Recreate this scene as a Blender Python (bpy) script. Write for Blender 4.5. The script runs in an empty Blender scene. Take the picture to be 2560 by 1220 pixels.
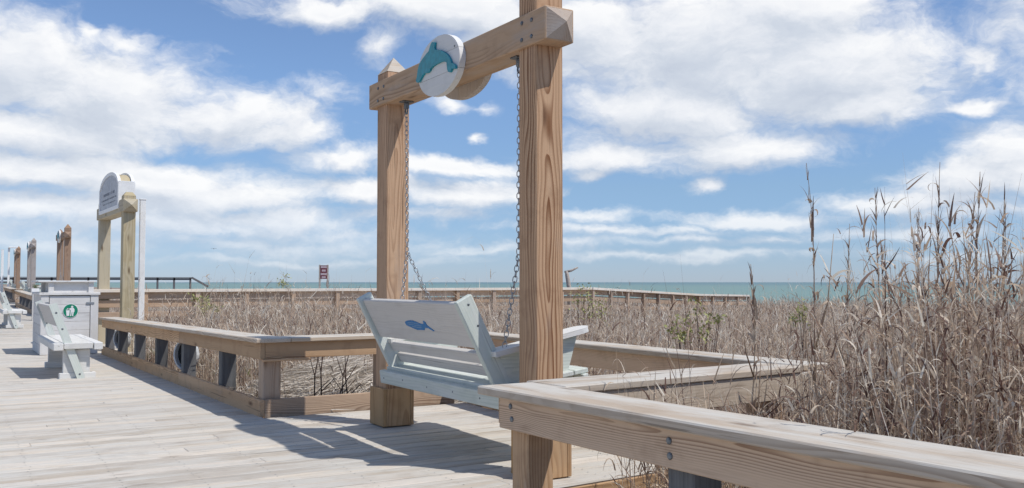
import bpy, math, random
import numpy as np
from mathutils import Vector, Matrix
R = math.radians
random.seed(7)
rng = np.random.default_rng(11)
S = bpy.context.scene
COL = S.collection

# ------------------------------------------------------------------ camera
cam = bpy.data.cameras.new('camera')
cam.sensor_width = 36.0
cam.lens = 36.0 * 2320 / 2560
cam.clip_start = 0.05
cam.clip_end = 60000
camo = bpy.data.objects.new('camera', cam)
COL.objects.link(camo)
camo.location = (0, 0, 1.1)
camo.rotation_euler = (R(90 + 2.357), 0, R(-31.5))
S.camera = camo

# ------------------------------------------------------------------ view
S.view_settings.view_transform = 'Standard'
S.view_settings.look = 'None'
S.view_settings.exposure = 0.2
S.view_settings.gamma = 1.0

# ------------------------------------------------------------------ sun
SUN_AZ, SUN_EL = 148.0, 58.0
sd = Vector((math.sin(R(SUN_AZ)) * math.cos(R(SUN_EL)), math.cos(R(SUN_AZ)) * math.cos(R(SUN_EL)), math.sin(R(SUN_EL))))
sun = bpy.data.lights.new('sun', 'SUN')
sun.energy = 3.15
sun.angle = R(0.53)
sun.color = (1.0, 0.955, 0.89)
suno = bpy.data.objects.new('sun', sun)
COL.objects.link(suno)
suno.rotation_euler = (-sd).to_track_quat('-Z', 'Y').to_euler()
suno.location = (0, 0, 30)


# ------------------------------------------------------------------ node helpers
class NT:
    def __init__(self, tree):
        self.t = tree

    def n(self, typ, **kw):
        nd = self.t.nodes.new(typ)
        for k, v in kw.items():
            setattr(nd, k, v)
        return nd

    def l(self, a, b):
        self.t.links.new(a, b)

    def put(self, sock, v):
        if hasattr(v, 'is_linked') or isinstance(v, bpy.types.NodeSocket):
            self.l(v, sock)
        else:
            sock.default_value = v

    def math(self, op, a, b=None, c=None, clamp=False):
        nd = self.n('ShaderNodeMath', operation=op, use_clamp=clamp)
        for i, v in enumerate((a, b, c)):
            if v is not None:
                self.put(nd.inputs[i], v)
        return nd.outputs[0]

    def vmath(self, op, a, b=None, c=None):
        nd = self.n('ShaderNodeVectorMath', operation=op)
        for i, v in enumerate((a, b, c)):
            if v is not None:
                self.put(nd.inputs[i], v)
        return nd.outputs['Value'] if op == 'LENGTH' else nd.outputs[0]

    def mix(self, fac, a, b, blend='MIX'):
        nd = self.n('ShaderNodeMix', data_type='RGBA', blend_type=blend)
        self.put(nd.inputs[0], fac)
        self.put(nd.inputs[6], a)
        self.put(nd.inputs[7], b)
        return nd.outputs[2]

    def noise(self, vec, scale, detail=4, rough=0.55, dist=0.0, out='Fac'):
        nd = self.n('ShaderNodeTexNoise')
        self.l(vec, nd.inputs['Vector'])
        nd.inputs['Scale'].default_value = scale
        nd.inputs['Detail'].default_value = detail
        nd.inputs['Roughness'].default_value = rough
        nd.inputs['Distortion'].default_value = dist
        return nd.outputs[out]

    def smooth(self, v, a, b):
        nd = self.n('ShaderNodeMapRange', interpolation_type='SMOOTHSTEP')
        self.put(nd.inputs[0], v)
        nd.inputs[1].default_value = a
        nd.inputs[2].default_value = b
        return nd.outputs[0]

    def ramp(self, v, stops):
        nd = self.n('ShaderNodeValToRGB')
        self.put(nd.inputs[0], v)
        e = nd.color_ramp.elements
        while len(e) < len(stops):
            e.new(0.5)
        for i, (p, c) in enumerate(stops):
            e[i].position = p
            e[i].color = (*c, 1)
        return nd.outputs[0]


def rgb(r, g, b):
    return (r, g, b, 1.0)


# ------------------------------------------------------------------ world: sky with cumulus
W = bpy.data.worlds.new('World')
S.world = W
W.use_nodes = True
wt = W.node_tree
wt.nodes.clear()
N = NT(wt)
PITCH, YAW, FPX = math.atan(95.5 / 2320), R(31.5), 2320.0


def ae(x, y):
    """azimuth and elevation of a spot in the sky"""
    fw = Vector((math.sin(YAW) * math.cos(PITCH), math.cos(YAW) * math.cos(PITCH), math.sin(PITCH)))
    rt = Vector((math.cos(YAW), -math.sin(YAW), 0))
    d = (fw + rt * ((x - 1280) / FPX) + rt.cross(fw) * ((610 - y) / FPX)).normalized()
    return math.atan2(d.x, d.y), math.asin(d.z)


# cloud masses: where in the sky, how wide and how tall, how thick
CLOUDS = [
    (60, 160, 210, 130, 1.0), (300, 230, 270, 120, 1.05), (560, 285, 250, 80, .95), (120, 330, 330, 70, .9), (690, 335, 170, 45, .8),
    (60, 420, 300, 55, 1.0), (350, 455, 320, 60, 1.0), (570, 490, 270, 52, .9), (180, 520, 400, 50, .85),
    (400, 560, 480, 45, .75), (650, 550, 330, 38, .65), (150, 600, 450, 34, .6), (620, 612, 450, 28, .5), (850, 585, 220, 25, .35),
    (850, 400, 130, 38, .85), (1110, 420, 210, 36, .85), (930, 480, 190, 48, .8), (1180, 490, 220, 42, .75), (1000, 540, 240, 25, .45),
    (800, 15, 230, 45, .8), (1150, 25, 330, 70, .95), (1450, 90, 330, 110, .95),
    (1780, 110, 430, 165, 1.15), (2080, 170, 330, 125, 1.15), (1650, 270, 290, 90, 1.0), (2130, 270, 210, 60, .85),
    (1850, 370, 300, 55, .85), (1560, 385, 230, 50, .75), (1980, 30, 300, 75, .95), (1420, 190, 130, 50, .5),
    (2460, 430, 220, 62, .95), (2540, 370, 150, 70, .95), (2300, 495, 220, 32, .6), (2480, 530, 200, 28, .55),
    (2450, 270, 90, 24, .75), (2420, 150, 70, 40, .55), (1760, 455, 50, 20, .5), (1480, 440, 60, 22, .45), (1490, 540, 170, 22, .55),
    (1900, 545, 200, 26, .6), (1930, 600, 120, 16, .5), (1680, 600, 220, 16, .4), (1450, 608, 90, 16, .4), (1230, 630, 160, 14, .45), (1700, 640, 500, 15, .5), (2300, 585, 320, 20, .5), (1550, 575, 300, 18, .55), (2350, 640, 400, 14, .45), (700, 650, 500, 15, .45),
    (960, 110, 70, 48, .55), (1110, 262, 60, 24, .6), (1195, 258, 40, 18, .45), (1192, 342, 28, 16, .5), (225, 78, 42, 22, .5), (320, 95, 80, 28, .5), (835, 245, 70, 35, .35),
    # beyond the picture: sky continued to the sides, unseen overhead clouds added for fill light
    (-500, 300, 500, 200, .9), (3200, 250, 500, 200, .9), (400, -700, 800, 350, 1.1), (1900, -800, 900, 400, 1.1), (3900, -300, 900, 500, 1.1), (-1600, -200, 800, 600, 1.1), (1000, -1800, 1800, 700, 1.2), (5200, -900, 1200, 700, 1.1), (-3200, -800, 1200, 700, 1.1), (-300, 560, 400, 50, .6), (3000, 560, 400, 40, .5),
]


def density_group():
    g = bpy.data.node_groups.new('cloud_density', 'ShaderNodeTree')
    g.interface.new_socket('AE', in_out='INPUT', socket_type='NodeSocketVector')
    g.interface.new_socket('Density', in_out='OUTPUT', socket_type='NodeSocketFloat')
    G = NT(g)
    gi = G.n('NodeGroupInput')
    go = G.n('NodeGroupOutput')
    v = gi.outputs[0]
    # push the outlines about so no mass keeps a smooth edge
    w1 = G.vmath('MULTIPLY', v, (8.0, 13.0, 1.0))
    warp = G.noise(w1, 1.0, 5, 0.6, out='Color')
    off = G.vmath('MULTIPLY', G.vmath('SUBTRACT', warp, (.5, .5, .5)), (0.085, 0.055, 0))
    vv = G.vmath('ADD', v, off)
    acc = None
    for (x, y, rx, ry, w) in CLOUDS:
        a, e = ae(x, y)
        sx, sy = FPX / rx, FPX / ry
        d = G.vmath('LENGTH', G.vmath('MULTIPLY_ADD', vv, (sx, sy, 0), (-a * sx, -e * sy, 0)))
        f = G.math('MULTIPLY_ADD', d, -w, w)
        if acc is None:
            acc = f
        else:
            m = G.n('ShaderNodeMath', operation='SMOOTH_MAX')
            G.l(acc, m.inputs[0])
            G.l(f, m.inputs[1])
            m.inputs[2].default_value = 0.18
            acc = m.outputs[0]
    acc = G.math('MAXIMUM', acc, -0.9)
    n1 = G.noise(G.vmath('MULTIPLY', vv, (11.0, 19.0, 1.0)), 1.0, 7, 0.60, 0.3)
    n2 = G.noise(G.vmath('MULTIPLY', vv, (55.0, 110.0, 1.0)), 1.0, 5, 0.62, 0.2)
    t = G.math('MULTIPLY_ADD', G.math('SUBTRACT', n1, 0.5), 1.30, acc)
    t = G.math('MULTIPLY_ADD', G.math('SUBTRACT', n2, 0.5), 0.36, t)
    G.l(t, go.inputs[0])
    return g


DG = density_group()
tc = N.n('ShaderNodeTexCoord')
dirv = N.vmath('NORMALIZE', tc.outputs['Generated'])
sx = N.n('ShaderNodeSeparateXYZ')
N.l(dirv, sx.inputs[0])
az = N.math('ARCTAN2', sx.outputs[0], sx.outputs[1])
el = N.math('ARCSINE', sx.outputs[2])
cx = N.n('ShaderNodeCombineXYZ')
N.l(az, cx.inputs[0])
N.l(el, cx.inputs[1])
AE = cx.outputs[0]


def dens(vec):
    g = N.n('ShaderNodeGroup')
    g.node_tree = DG
    N.l(vec, g.inputs[0])
    return g.outputs[0]


d0 = dens(AE)
d1 = dens(N.vmath('ADD', AE, (0.012, 0.020, 0)))
alpha = N.smooth(d0, -0.20, 0.50)
# lit from above: where the cloud thins upward it is bright, where it thickens it is its own underside
rim = N.math('MULTIPLY_ADD', N.math('SUBTRACT', d0, d1), 0.75, 0.62, clamp=True)
thick = N.smooth(d0, 0.45, 1.5)
shade = N.math('MULTIPLY_ADD', thick, -0.30, rim, clamp=True)
ccol = N.ramp(shade, [(0.0, (0.50, 0.56, 0.67)), (0.45, (0.66, 0.71, 0.79)), (0.75, (0.86, 0.88, 0.92)), (1.0, (1.0, 1.0, 1.0))])
sky = N.n('ShaderNodeTexSky', sky_type='NISHITA')
sky.sun_disc = False
sky.sun_elevation = R(SUN_EL)
sky.sun_rotation = R(SUN_AZ)
sky.air_density = 1.0
sky.dust_density = 0.0
sky.ozone_density = 3.0
skyc = N.mix(1.0, sky.outputs[0], N.ramp(el, [(0.0, (.49, .65, 1.10)), (.06, (.60, .74, 1.05)), (.10, (.72, .82, 1.02)), (.21, (.96, 1.04, 1.20)), (.32, (1.05, 1.08, 1.20)), (.7, (1.25, 1.2, 1.2))]), 'MULTIPLY')
cloud = N.n('ShaderNodeVectorMath', operation='SCALE')
N.l(ccol, cloud.inputs[0])
cloud.inputs['Scale'].default_value = 9.6
hz = N.smooth(el, 0.0, 0.10)
alpha2 = N.math('MULTIPLY', alpha, N.math('MULTIPLY_ADD', hz, 0.55, 0.40))
fin = N.mix(alpha2, skyc, cloud.outputs[0])
bg = N.n('ShaderNodeBackground')
N.l(fin, bg.inputs[0])
bg.inputs[1].default_value = 0.092
wo = N.n('ShaderNodeOutputWorld')
N.l(bg.outputs[0], wo.inputs[0])


# ------------------------------------------------------------------ materials
def new_mat(name):
    m = bpy.data.materials.new(name)
    m.use_nodes = True
    m.node_tree.nodes.clear()
    t = NT(m.node_tree)
    out = t.n('ShaderNodeOutputMaterial')
    p = t.n('ShaderNodeBsdfPrincipled')
    t.l(p.outputs[0], out.inputs[0])
    return m, t, p, out


def attr(t, name):
    a = t.n('ShaderNodeAttribute', attribute_name=name)
    return a


def wood(name, light, dark, grey, grey_amt=0.3, ring=70.0, contrast=1.0, rough=0.8, streak=0.35, vary=0.22, knots=0.6, wobble=0.11, top=False, checks=.45):
    """lumber: growth rings about a pith, cut by the board, knots, silvered and streaked along the grain"""
    m, t, p, out = new_mat(name)
    wc = attr(t, 'wc').outputs['Vector']
    rnd = attr(t, 'rnd').outputs['Fac']
    long_n = t.noise(t.vmath('MULTIPLY', wc, (0.9, 4.0, 4.0)), 1.0, 2, 0.45, out='Color')
    wob = t.vmath('MULTIPLY', t.vmath('SUBTRACT', long_n, (.5, .5, .5)), (0, wobble, wobble))
    pv = t.vmath('MULTIPLY', t.vmath('ADD', wc, wob), (0, 1, 1))
    rad = t.vmath('LENGTH', pv)
    # knots
    vor = t.n('ShaderNodeTexVoronoi', feature='F1')
    t.l(t.vmath('MULTIPLY', wc, (1.5, 5.5, 5.5)), vor.inputs['Vector'])
    vor.inputs['Scale'].default_value = 1.0
    kd = vor.outputs['Distance']
    kn = t.smooth(kd, 0.16, 0.02)
    rad = t.math('MULTIPLY_ADD', t.smooth(kd, 0.45, 0.0), 0.02, rad)
    fr = t.math('FRACT', t.math('MULTIPLY', rad, ring))
    tri = t.math('MULTIPLY', t.smooth(fr, 0.30, 0.90), t.smooth(fr, 1.0, 0.93))
    band = t.noise(t.vmath('MULTIPLY', wc, (0.3, 9, 9)), 1.0, 2, 0.5)
    tri = t.math('MULTIPLY', tri, t.smooth(band, 0.25, 0.75))
    col = t.mix(t.math('MULTIPLY', tri, contrast, clamp=True), rgb(*light), rgb(*dark))
    # board to board
    tone = t.math('MULTIPLY_ADD', t.math('SUBTRACT', rnd, 0.5), vary * 2, 1.0)
    hsv = t.n('ShaderNodeHueSaturation')
    t.l(tone, hsv.inputs['Value'])
    t.l(t.math('MULTIPLY_ADD', t.math('FRACT', t.math('MULTIPLY', rnd, 7.31)), 0.35, 0.85), hsv.inputs['Saturation'])
    t.l(col, hsv.inputs['Color'])
    col = hsv.outputs[0]
    # silvering
    gn = t.noise(t.vmath('MULTIPLY', wc, (1.3, 7.0, 7.0)), 1.0, 5, 0.65)
    gfac = t.math('MULTIPLY', t.smooth(gn, 0.62 - 0.5 * grey_amt, 0.86 - 0.5 * grey_amt), min(1.0, 0.35 + grey_amt))
    if top:          # boards silver where rain and sun reach them, their edges less
        ge = t.n('ShaderNodeNewGeometry')
        sn_ = t.n('ShaderNodeSeparateXYZ')
        t.l(ge.outputs['True Normal'], sn_.inputs[0])
        gfac = t.math('MULTIPLY', gfac, t.math('MULTIPLY_ADD', t.smooth(sn_.outputs[2], .3, .8), .8, .2))
    col = t.mix(gfac, col, rgb(*grey))
    # dirt and checking along the grain
    sn = t.noise(t.vmath('MULTIPLY', wc, (3.0, 95.0, 95.0)), 1.0, 4, 0.6)
    col = t.mix(t.math('MULTIPLY', t.smooth(sn, 0.55, 0.80), streak), col, rgb(dark[0] * .6, dark[1] * .6, dark[2] * .6))
    ck = t.noise(t.vmath('MULTIPLY', wc, (1.1, 48.0, 48.0)), 1.0, 2, 0.5)
    ckm = t.noise(t.vmath('MULTIPLY', wc, (0.8, 6.0, 6.0)), 1.0, 2, 0.5)
    ckf = t.math('MULTIPLY', t.smooth(ck, 0.665, 0.70), t.smooth(ckm, 0.42, 0.6))
    col = t.mix(t.math('MULTIPLY', ckf, checks), col, rgb(dark[0] * .25, dark[1] * .24, dark[2] * .24))
    mn = t.noise(wc, 6.0, 5, 0.6)
    col = t.mix(t.math('MULTIPLY', t.smooth(mn, 0.5, 0.75), 0.32), col, rgb(dark[0] * .9, dark[1] * .9, dark[2] * .9))
    col = t.mix(t.math('MULTIPLY', kn, knots), col, rgb(dark[0] * .45, dark[1] * .38, dark[2] * .35))
    t.l(col, p.inputs['Base Color'])
    p.inputs['Roughness'].default_value = rough
    p.inputs['Specular IOR Level'].default_value = 0.25
    b = t.n('ShaderNodeBump')
    b.inputs['Strength'].default_value = 0.35
    b.inputs['Distance'].default_value = 0.004
    t.l(t.math('MULTIPLY_ADD', sn, -0.8, t.math('MULTIPLY', tri, 0.4)), b.inputs['Height'])
    t.l(b.outputs[0], p.inputs['Normal'])
    return m


def plain(name, c, rough=0.6, metal=0.0, var=0.15, scale=9.0, spec=0.3):
    m, t, p, out = new_mat(name)
    tc_ = t.n('ShaderNodeTexCoord')
    n = t.noise(tc_.outputs['Object'], scale, 5, 0.65)
    lo = tuple(max(0, x * (1 - var * 1.6)) for x in c)
    hi = tuple(min(1, x * (1 + var)) for x in c)
    t.l(t.ramp(n, [(0.3, lo), (0.7, hi)]), p.inputs['Base Color'])
    p.inputs['Roughness'].default_value = rough
    p.inputs['Metallic'].default_value = metal
    p.inputs['Specular IOR Level'].default_value = spec
    return m


M = {}
M['pine'] = wood('pine timber', (.49, .35, .24), (.27, .155, .09), (.39, .335, .29), 0.25, 85, 1.0, streak=.35)
M['post'] = wood('swing post timber', (.56, .375, .245), (.21, .10, .052), (.41, .325, .265), 0.14, 52, 1.25, streak=.50, vary=.08, knots=.9, wobble=.17, checks=.75)
M['beam'] = wood('weathered beam timber', (.52, .37, .255), (.30, .19, .12), (.44, .37, .315), 0.30, 80, .9, vary=.05, knots=.8)
M['railcap'] = wood('pale new cap boards', (.74, .66, .565), (.58, .48, .38), (.72, .68, .63), 0.4, 70, .6, vary=.08)
M['endgrain'] = wood('weathered end grain', (.44, .36, .295), (.28, .21, .165), (.46, .41, .365), 0.4, 60, .6, vary=.03)
M['darkpost'] = wood('aged brown swing timber', (.34, .235, .17), (.20, .125, .085), (.33, .28, .24), 0.3, 60, .8, vary=.05)
M['greypost'] = wood('silvered swing timber', (.36, .31, .275), (.24, .195, .17), (.38, .35, .33), 0.6, 60, .8, vary=.05)
M['boot'] = wood('post boot boards', (.52, .33, .175), (.32, .17, .075), (.38, .29, .21), 0.12, 45, .7, vary=.1)
M['fascia'] = wood('railing boards', (.55, .385, .25), (.25, .14, .08), (.46, .36, .285), 0.18, 100, 1.0, knots=.9, wobble=.075)
M['cap'] = wood('silvered cap boards', (.53, .435, .335), (.32, .235, .165), (.57, .545, .495), 0.56, 95, .95, streak=.75, vary=.12, knots=.7, top=True)
M['deck'] = wood('weathered deck boards', (.58, .52, .445), (.38, .32, .255), (.56, .54, .495), 0.5, 75, .85, streak=.75, vary=.2, knots=.5)
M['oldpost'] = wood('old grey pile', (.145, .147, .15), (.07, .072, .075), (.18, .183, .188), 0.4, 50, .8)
M['signpost'] = wood('new treated timber', (.50, .43, .295), (.33, .265, .165), (.48, .435, .35), 0.3, 48, .7, vary=.05, knots=.95)
M['stain'] = wood('pale grey green stain', (.60, .635, .585), (.43, .48, .44), (.66, .68, .66), 0.35, 55, .55, streak=.42, vary=.05, knots=.35)
M['stain_plank'] = wood('grey stain plank', (.62, .595, .56), (.50, .475, .445), (.64, .62, .595), 0.35, 60, .5, streak=.42, vary=.04, knots=.2)
M['bench'] = wood('pale painted bench boards', (.68, .67, .635), (.54, .535, .50), (.72, .715, .70), 0.4, 55, .5, streak=.4, vary=.06, knots=.3)
M['bin'] = wood('whitewashed boards', (.66, .645, .62), (.52, .505, .485), (.70, .69, .675), 0.4, 50, .45, streak=.25, vary=.08, knots=.3)
M['disc'] = wood('white painted disc', (.72, .715, .69), (.62, .615, .59), (.75, .74, .73), 0.4, 40, .3, streak=.14, vary=.03, knots=.1)
M['discback'] = wood('unpainted disc', (.52, .45, .38), (.36, .29, .235), (.48, .43, .39), 0.3, 55, .5, vary=.05)
M['darkrail'] = wood('far dark railing', (.13, .125, .13), (.08, .075, .08), (.16, .16, .165), 0.3, 50, .6)
M['walkrail'] = wood('walkway boards', (.46, .34, .25), (.30, .20, .135), (.42, .36, .31), 0.25, 50, .7)
M['white'] = plain('white paint', (.80, .80, .79), 0.45, var=.06)
M['teal'] = plain('teal paint', (.018, .285, .36), 0.45, var=.18, scale=25)
M['fish'] = plain('blue enamel', (.035, .20, .46), 0.4, var=.1, scale=40)
M['fish_text'] = plain('pale blue lettering', (.20, .33, .50), 0.5, var=.05)
M['steel'] = plain('galvanised steel', (.42, .43, .44), 0.38, .9, var=.25, scale=60)
M['darksteel'] = plain('dull galvanised bolt', (.20, .215, .23), 0.5, .7, var=.3, scale=80)
M['green'] = plain('green enamel sign', (.010, .22, .125), 0.4, var=.1)
M['slate'] = plain('grey blue sign panel', (.50, .53, .57), 0.6, var=.18, scale=14)
M['sign_ink'] = plain('faded sign lettering', (.45, .475, .52), 0.6, var=.1)
M['sign_ink_dark'] = plain('dark sign lettering', (.13, .15, .19), 0.6, var=.1)
M['red'] = plain('maroon sign paint', (.16, .045, .06), 0.5, var=.12)
M['sign_white'] = plain('white sign lettering', (.62, .53, .56), 0.5, var=.05)
M['hole_shade'] = plain('pipe mouth shade', (.018, .022, .026), 0.9, var=.2)  # near-black colour standing in for the shade inside the pipe
M['ring'] = plain('pale plastic ring', (.56, .585, .60), 0.5, var=.12)
M['drift'] = plain('silvered driftwood', (.46, .40, .35), 0.85, var=.3, scale=30)
M['leaf'] = plain('green leaves', (.085, .125, .035), 0.7, var=.35, scale=30)
M['yleaf'] = plain('yellow green leaves', (.40, .40, .15), 0.7, var=.3, scale=30)
M['bird'] = plain('grey feathers', (.10, .10, .11), 0.7, var=.2)
M['twig'] = plain('dark bare twig', (.07, .045, .04), 0.85, var=.3, scale=40)


def grass_mat(name, stops, trans=0.35):
    m, t, p, out = new_mat(name)
    rnd = attr(t, 'rnd').outputs['Fac']
    wc = attr(t, 'wc').outputs['Vector']
    col = t.ramp(rnd, stops)
    n = t.noise(wc, 14.0, 3, 0.6)
    col = t.mix(t.math('MULTIPLY', t.smooth(n, 0.45, 0.8), 0.55), col, rgb(.11, .065, .055))
    t.l(col, p.inputs['Base Color'])
    p.inputs['Roughness'].default_value = 0.75
    p.inputs['Specular IOR Level'].default_value = 0.15
    tr = t.n('ShaderNodeBsdfTranslucent')
    t.l(col, tr.inputs[0])
    mx = t.n('ShaderNodeMixShader')
    mx.inputs[0].default_value = trans
    t.l(p.outputs[0], mx.inputs[1])
    t.l(tr.outputs[0], mx.inputs[2])
    t.l(mx.outputs[0], out.inputs[0])
    return m


M['grass'] = grass_mat('dry dune grass', [(0.0, (.13, .075, .062)), (.22, (.31, .21, .165)), (.45, (.48, .36, .27)), (.68, (.65, .525, .395)), (.86, (.80, .70, .575)), (.955, (.84, .77, .67)), (.965, (.17, .215, .075)), (1.0, (.26, .29, .11))])
M['reed'] = grass_mat('dry reed', [(0.0, (.15, .10, .085)), (.3, (.29, .205, .165)), (.55, (.43, .325, .24)), (.8, (.58, .47, .355)), (1.0, (.68, .58, .47))])
M['straw'] = grass_mat('bleached straw', [(0.0, (.48, .41, .34)), (.5, (.70, .64, .56)), (1.0, (.86, .82, .75))], .15)


# ------------------------------------------------------------------ mesh building
class MB:
    def __init__(self):
        self.v, self.f, self.wc, self.rn = [], [], [], []

    def raw(self, vs, fs, wcs=None, rnd=None):
        o = len(self.v)
        self.v += [tuple(x) for x in vs]
        self.f += [tuple(i + o for i in f) for f in fs]
        self.wc += [tuple(x) for x in (wcs if wcs is not None else vs)]
        r = random.random() if rnd is None else rnd
        self.rn += [r] * len(vs)

    def box(self, c, size, ex=(1, 0, 0), ey=(0, 1, 0), ez=(0, 0, 1), ch=0.004, rnd=None, pith=None):
        """chamfered lumber; grain runs along the longest side"""
        c, ex, ey, ez = Vector(c), Vector(ex).normalized(), Vector(ey).normalized(), Vector(ez).normalized()
        hx, hy, hz = size[0] / 2, size[1] / 2, size[2] / 2
        k = min(ch, hx * .4, hy * .4, hz * .4)
        ofs = (random.uniform(0, 40), random.choice((-1, 1)) * random.uniform(.03, .16), random.choice((-1, 1)) * random.uniform(.02, .16))
        if pith:
            ofs = (random.uniform(0, 40), pith[0], pith[1])
        order = sorted(range(3), key=lambda i: -size[i])
        vs, wcs, fs, idx = [], [], [], {}

        def add(x, y, z, key):
            idx[key] = len(vs)
            vs.append(c + ex * x + ey * y + ez * z)
            l = (x, y, z)
            wcs.append((l[order[0]] + ofs[0], l[order[1]] + ofs[1], l[order[2]] + ofs[2]))

        for sx_ in (-1, 1):
            for sy_ in (-1, 1):
                for sz_ in (-1, 1):
                    add(sx_ * hx, sy_ * (hy - k), sz_ * (hz - k), (sx_, sy_, sz_, 0))
                    add(sx_ * (hx - k), sy_ * hy, sz_ * (hz - k), (sx_, sy_, sz_, 1))
                    add(sx_ * (hx - k), sy_ * (hy - k), sz_ * hz, (sx_, sy_, sz_, 2))
        I = idx
        for s in (-1, 1):
            q = [I[(s, -1, -1, 0)], I[(s, 1, -1, 0)], I[(s, 1, 1, 0)], I[(s, -1, 1, 0)]]
            fs.append(q if s > 0 else q[::-1])
            q = [I[(-1, s, -1, 1)], I[(-1, s, 1, 1)], I[(1, s, 1, 1)], I[(1, s, -1, 1)]]
            fs.append(q if s > 0 else q[::-1])
            q = [I[(-1, -1, s, 2)], I[(1, -1, s, 2)], I[(1, 1, s, 2)], I[(-1, 1, s, 2)]]
            fs.append(q if s > 0 else q[::-1])
        for a in (-1, 1):
            for b in (-1, 1):
                q = [I[(a, b, -1, 0)], I[(a, b, -1, 1)], I[(a, b, 1, 1)], I[(a, b, 1, 0)]]
                fs.append(q if a * b > 0 else q[::-1])
                q = [I[(a, -1, b, 2)], I[(a, -1, b, 0)], I[(a, 1, b, 0)], I[(a, 1, b, 2)]]
                fs.append(q[::-1] if a * b > 0 else q)
                q = [I[(-1, a, b, 1)], I[(-1, a, b, 2)], I[(1, a, b, 2)], I[(1, a, b, 1)]]
                fs.append(q if a * b > 0 else q[::-1])
                for d in (-1, 1):
                    q = [I[(a, b, d, 0)], I[(a, b, d, 1)], I[(a, b, d, 2)]]
                    fs.append(q if a * b * d > 0 else q[::-1])
        self.raw(vs, fs, wcs, rnd)
        return self

    def bar(self, p0, p1, w, h, up=(0, 0, 1), ch=0.004, rnd=None):
        """lumber from p0 to p1 (centre line), w across, h along up"""
        p0, p1 = Vector(p0), Vector(p1)
        d = p1 - p0
        ex = d.normalized()
        ey = Vector(up).cross(ex).normalized()
        ez = ex.cross(ey)
        return self.box((p0 + p1) / 2, (d.length, w, h), ex, ey, ez, ch, rnd)

    def prism(self, pts, o, ea, eb, en, t, rnd=None, grain=0):
        """outline pts (a,b) at o in axes ea, eb, thickness t along en"""
        o, ea, eb, en = Vector(o), Vector(ea), Vector(eb), Vector(en)
        n = len(pts)
        ofs = (random.uniform(0, 40), random.uniform(.03, .12), random.uniform(.02, .12))
        vs, wcs = [], []
        for s in (0, 1):
            for (a, b) in pts:
                vs.append(o + ea * a + eb * b + en * (t * s))
                l = (a, b) if grain == 0 else (b, a)
                wcs.append((l[0] + ofs[0], l[1] + ofs[1], t * s + ofs[2]))
        fs = [list(range(n))[::-1], list(range(n, 2 * n))] + [[i, (i + 1) % n, n + (i + 1) % n, n + i] for i in range(n)]
        self.raw(vs, fs, wcs, rnd)
        return self

    def tube(self, path, rad, n=6, closed=False, rnd=None):
        path = [Vector(p) for p in path]
        m = len(path)
        rads = rad if isinstance(rad, (list, tuple)) else [rad] * m
        vs, wcs, fs = [], [], []
        nrm = None
        L = 0
        for i, p in enumerate(path):
            a = path[(i - 1) % m] if (closed or i > 0) else p
            b = path[(i + 1) % m] if (closed or i < m - 1) else p
            t = (b - a).normalized()
            if nrm is None:
                nrm = t.orthogonal().normalized()
            nrm = (nrm - t * nrm.dot(t)).normalized()
            bn = t.cross(nrm)
            if i:
                L += (p - path[i - 1]).length
            for k in range(n):
                th = 2 * math.pi * k / n
                vs.append(p + (nrm * math.cos(th) + bn * math.sin(th)) * rads[i])
                wcs.append((L, rads[i] * math.cos(th), rads[i] * math.sin(th)))
        for i in range(m if closed else m - 1):
            j = (i + 1) % m
            for k in range(n):
                fs.append((i * n + k, i * n + (k + 1) % n, j * n + (k + 1) % n, j * n + k))
        if not closed:
            fs.append(list(range(n))[::-1])
            fs.append([(m - 1) * n + k for k in range(n)])
        self.raw(vs, fs, wcs, rnd)
        return self

    def build(self, name, mat, parent=None, smooth=False):
        o0 = ORIGIN.get(parent.name, Vector((0, 0, 0))) if parent else Vector((0, 0, 0))
        me = bpy.data.meshes.new(name)
        me.from_pydata([(x - o0.x, y - o0.y, z - o0.z) for (x, y, z) in self.v], [], self.f)
        a = me.attributes.new('wc', 'FLOAT_VECTOR', 'POINT')
        a.data.foreach_set('vector', np.array(self.wc, dtype=np.float32).ravel())
        a = me.attributes.new('rnd', 'FLOAT', 'POINT')
        a.data.foreach_set('value', np.array(self.rn, dtype=np.float32))
        me.materials.append(mat)
        if smooth:
            me.polygons.foreach_set('use_smooth', [True] * len(me.polygons))
        me.update()
        o = bpy.data.objects.new(name, me)
        COL.objects.link(o)
        if parent:
            o.parent = parent
            ORIGIN[o.name] = o0
        return o


ORIGIN = {}


def thing(name, loc, label, cat, group=None):
    o = bpy.data.objects.new(name, None)
    o.empty_display_size = 0.2
    COL.objects.link(o)
    o.location = loc
    ORIGIN[o.name] = Vector(loc)
    tag(o, label, cat, group)
    return o


def tag(o, label=None, cat=None, group=None, kind=None):
    if label:
        o['label'] = label
    if cat:
        o['category'] = cat
    if group:
        o['group'] = group
    if kind:
        o['kind'] = kind
    return o


def copy_tree(o, parent=None):
    c = o.copy()
    COL.objects.link(c)
    if parent is not None:
        c.parent = parent
    for ch in list(o.children):
        copy_tree(ch, c)
    return c


def ellipse(ry, rz, n=40):
    return [(ry * math.cos(2 * math.pi * i / n), rz * math.sin(2 * math.pi * i / n)) for i in range(n)]


def bolt(p, nrm, r=0.014, h=0.009, parent=None, name='bolt', mat='darksteel'):
    nrm = Vector(nrm).normalized()
    p = Vector(p)
    mb = MB()
    mb.tube([p - nrm * .002, p + nrm * h * .4, p + nrm * h * .8, p + nrm * h], [r, r, r * .75, r * .3], 10)
    return mb.build(name, M[mat], parent)


# ------------------------------------------------------------------ height of the boardwalk along its run
ZP = [(-10, -.10), (4.0, -.034), (7.57, 0.0), (17.5, -.148), (24, -.148), (34, .02), (48, .14), (62, .24), (90, .3)]


def zd(y):
    return float(np.interp(y, [a for a, b in ZP], [b for a, b in ZP]))


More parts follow.
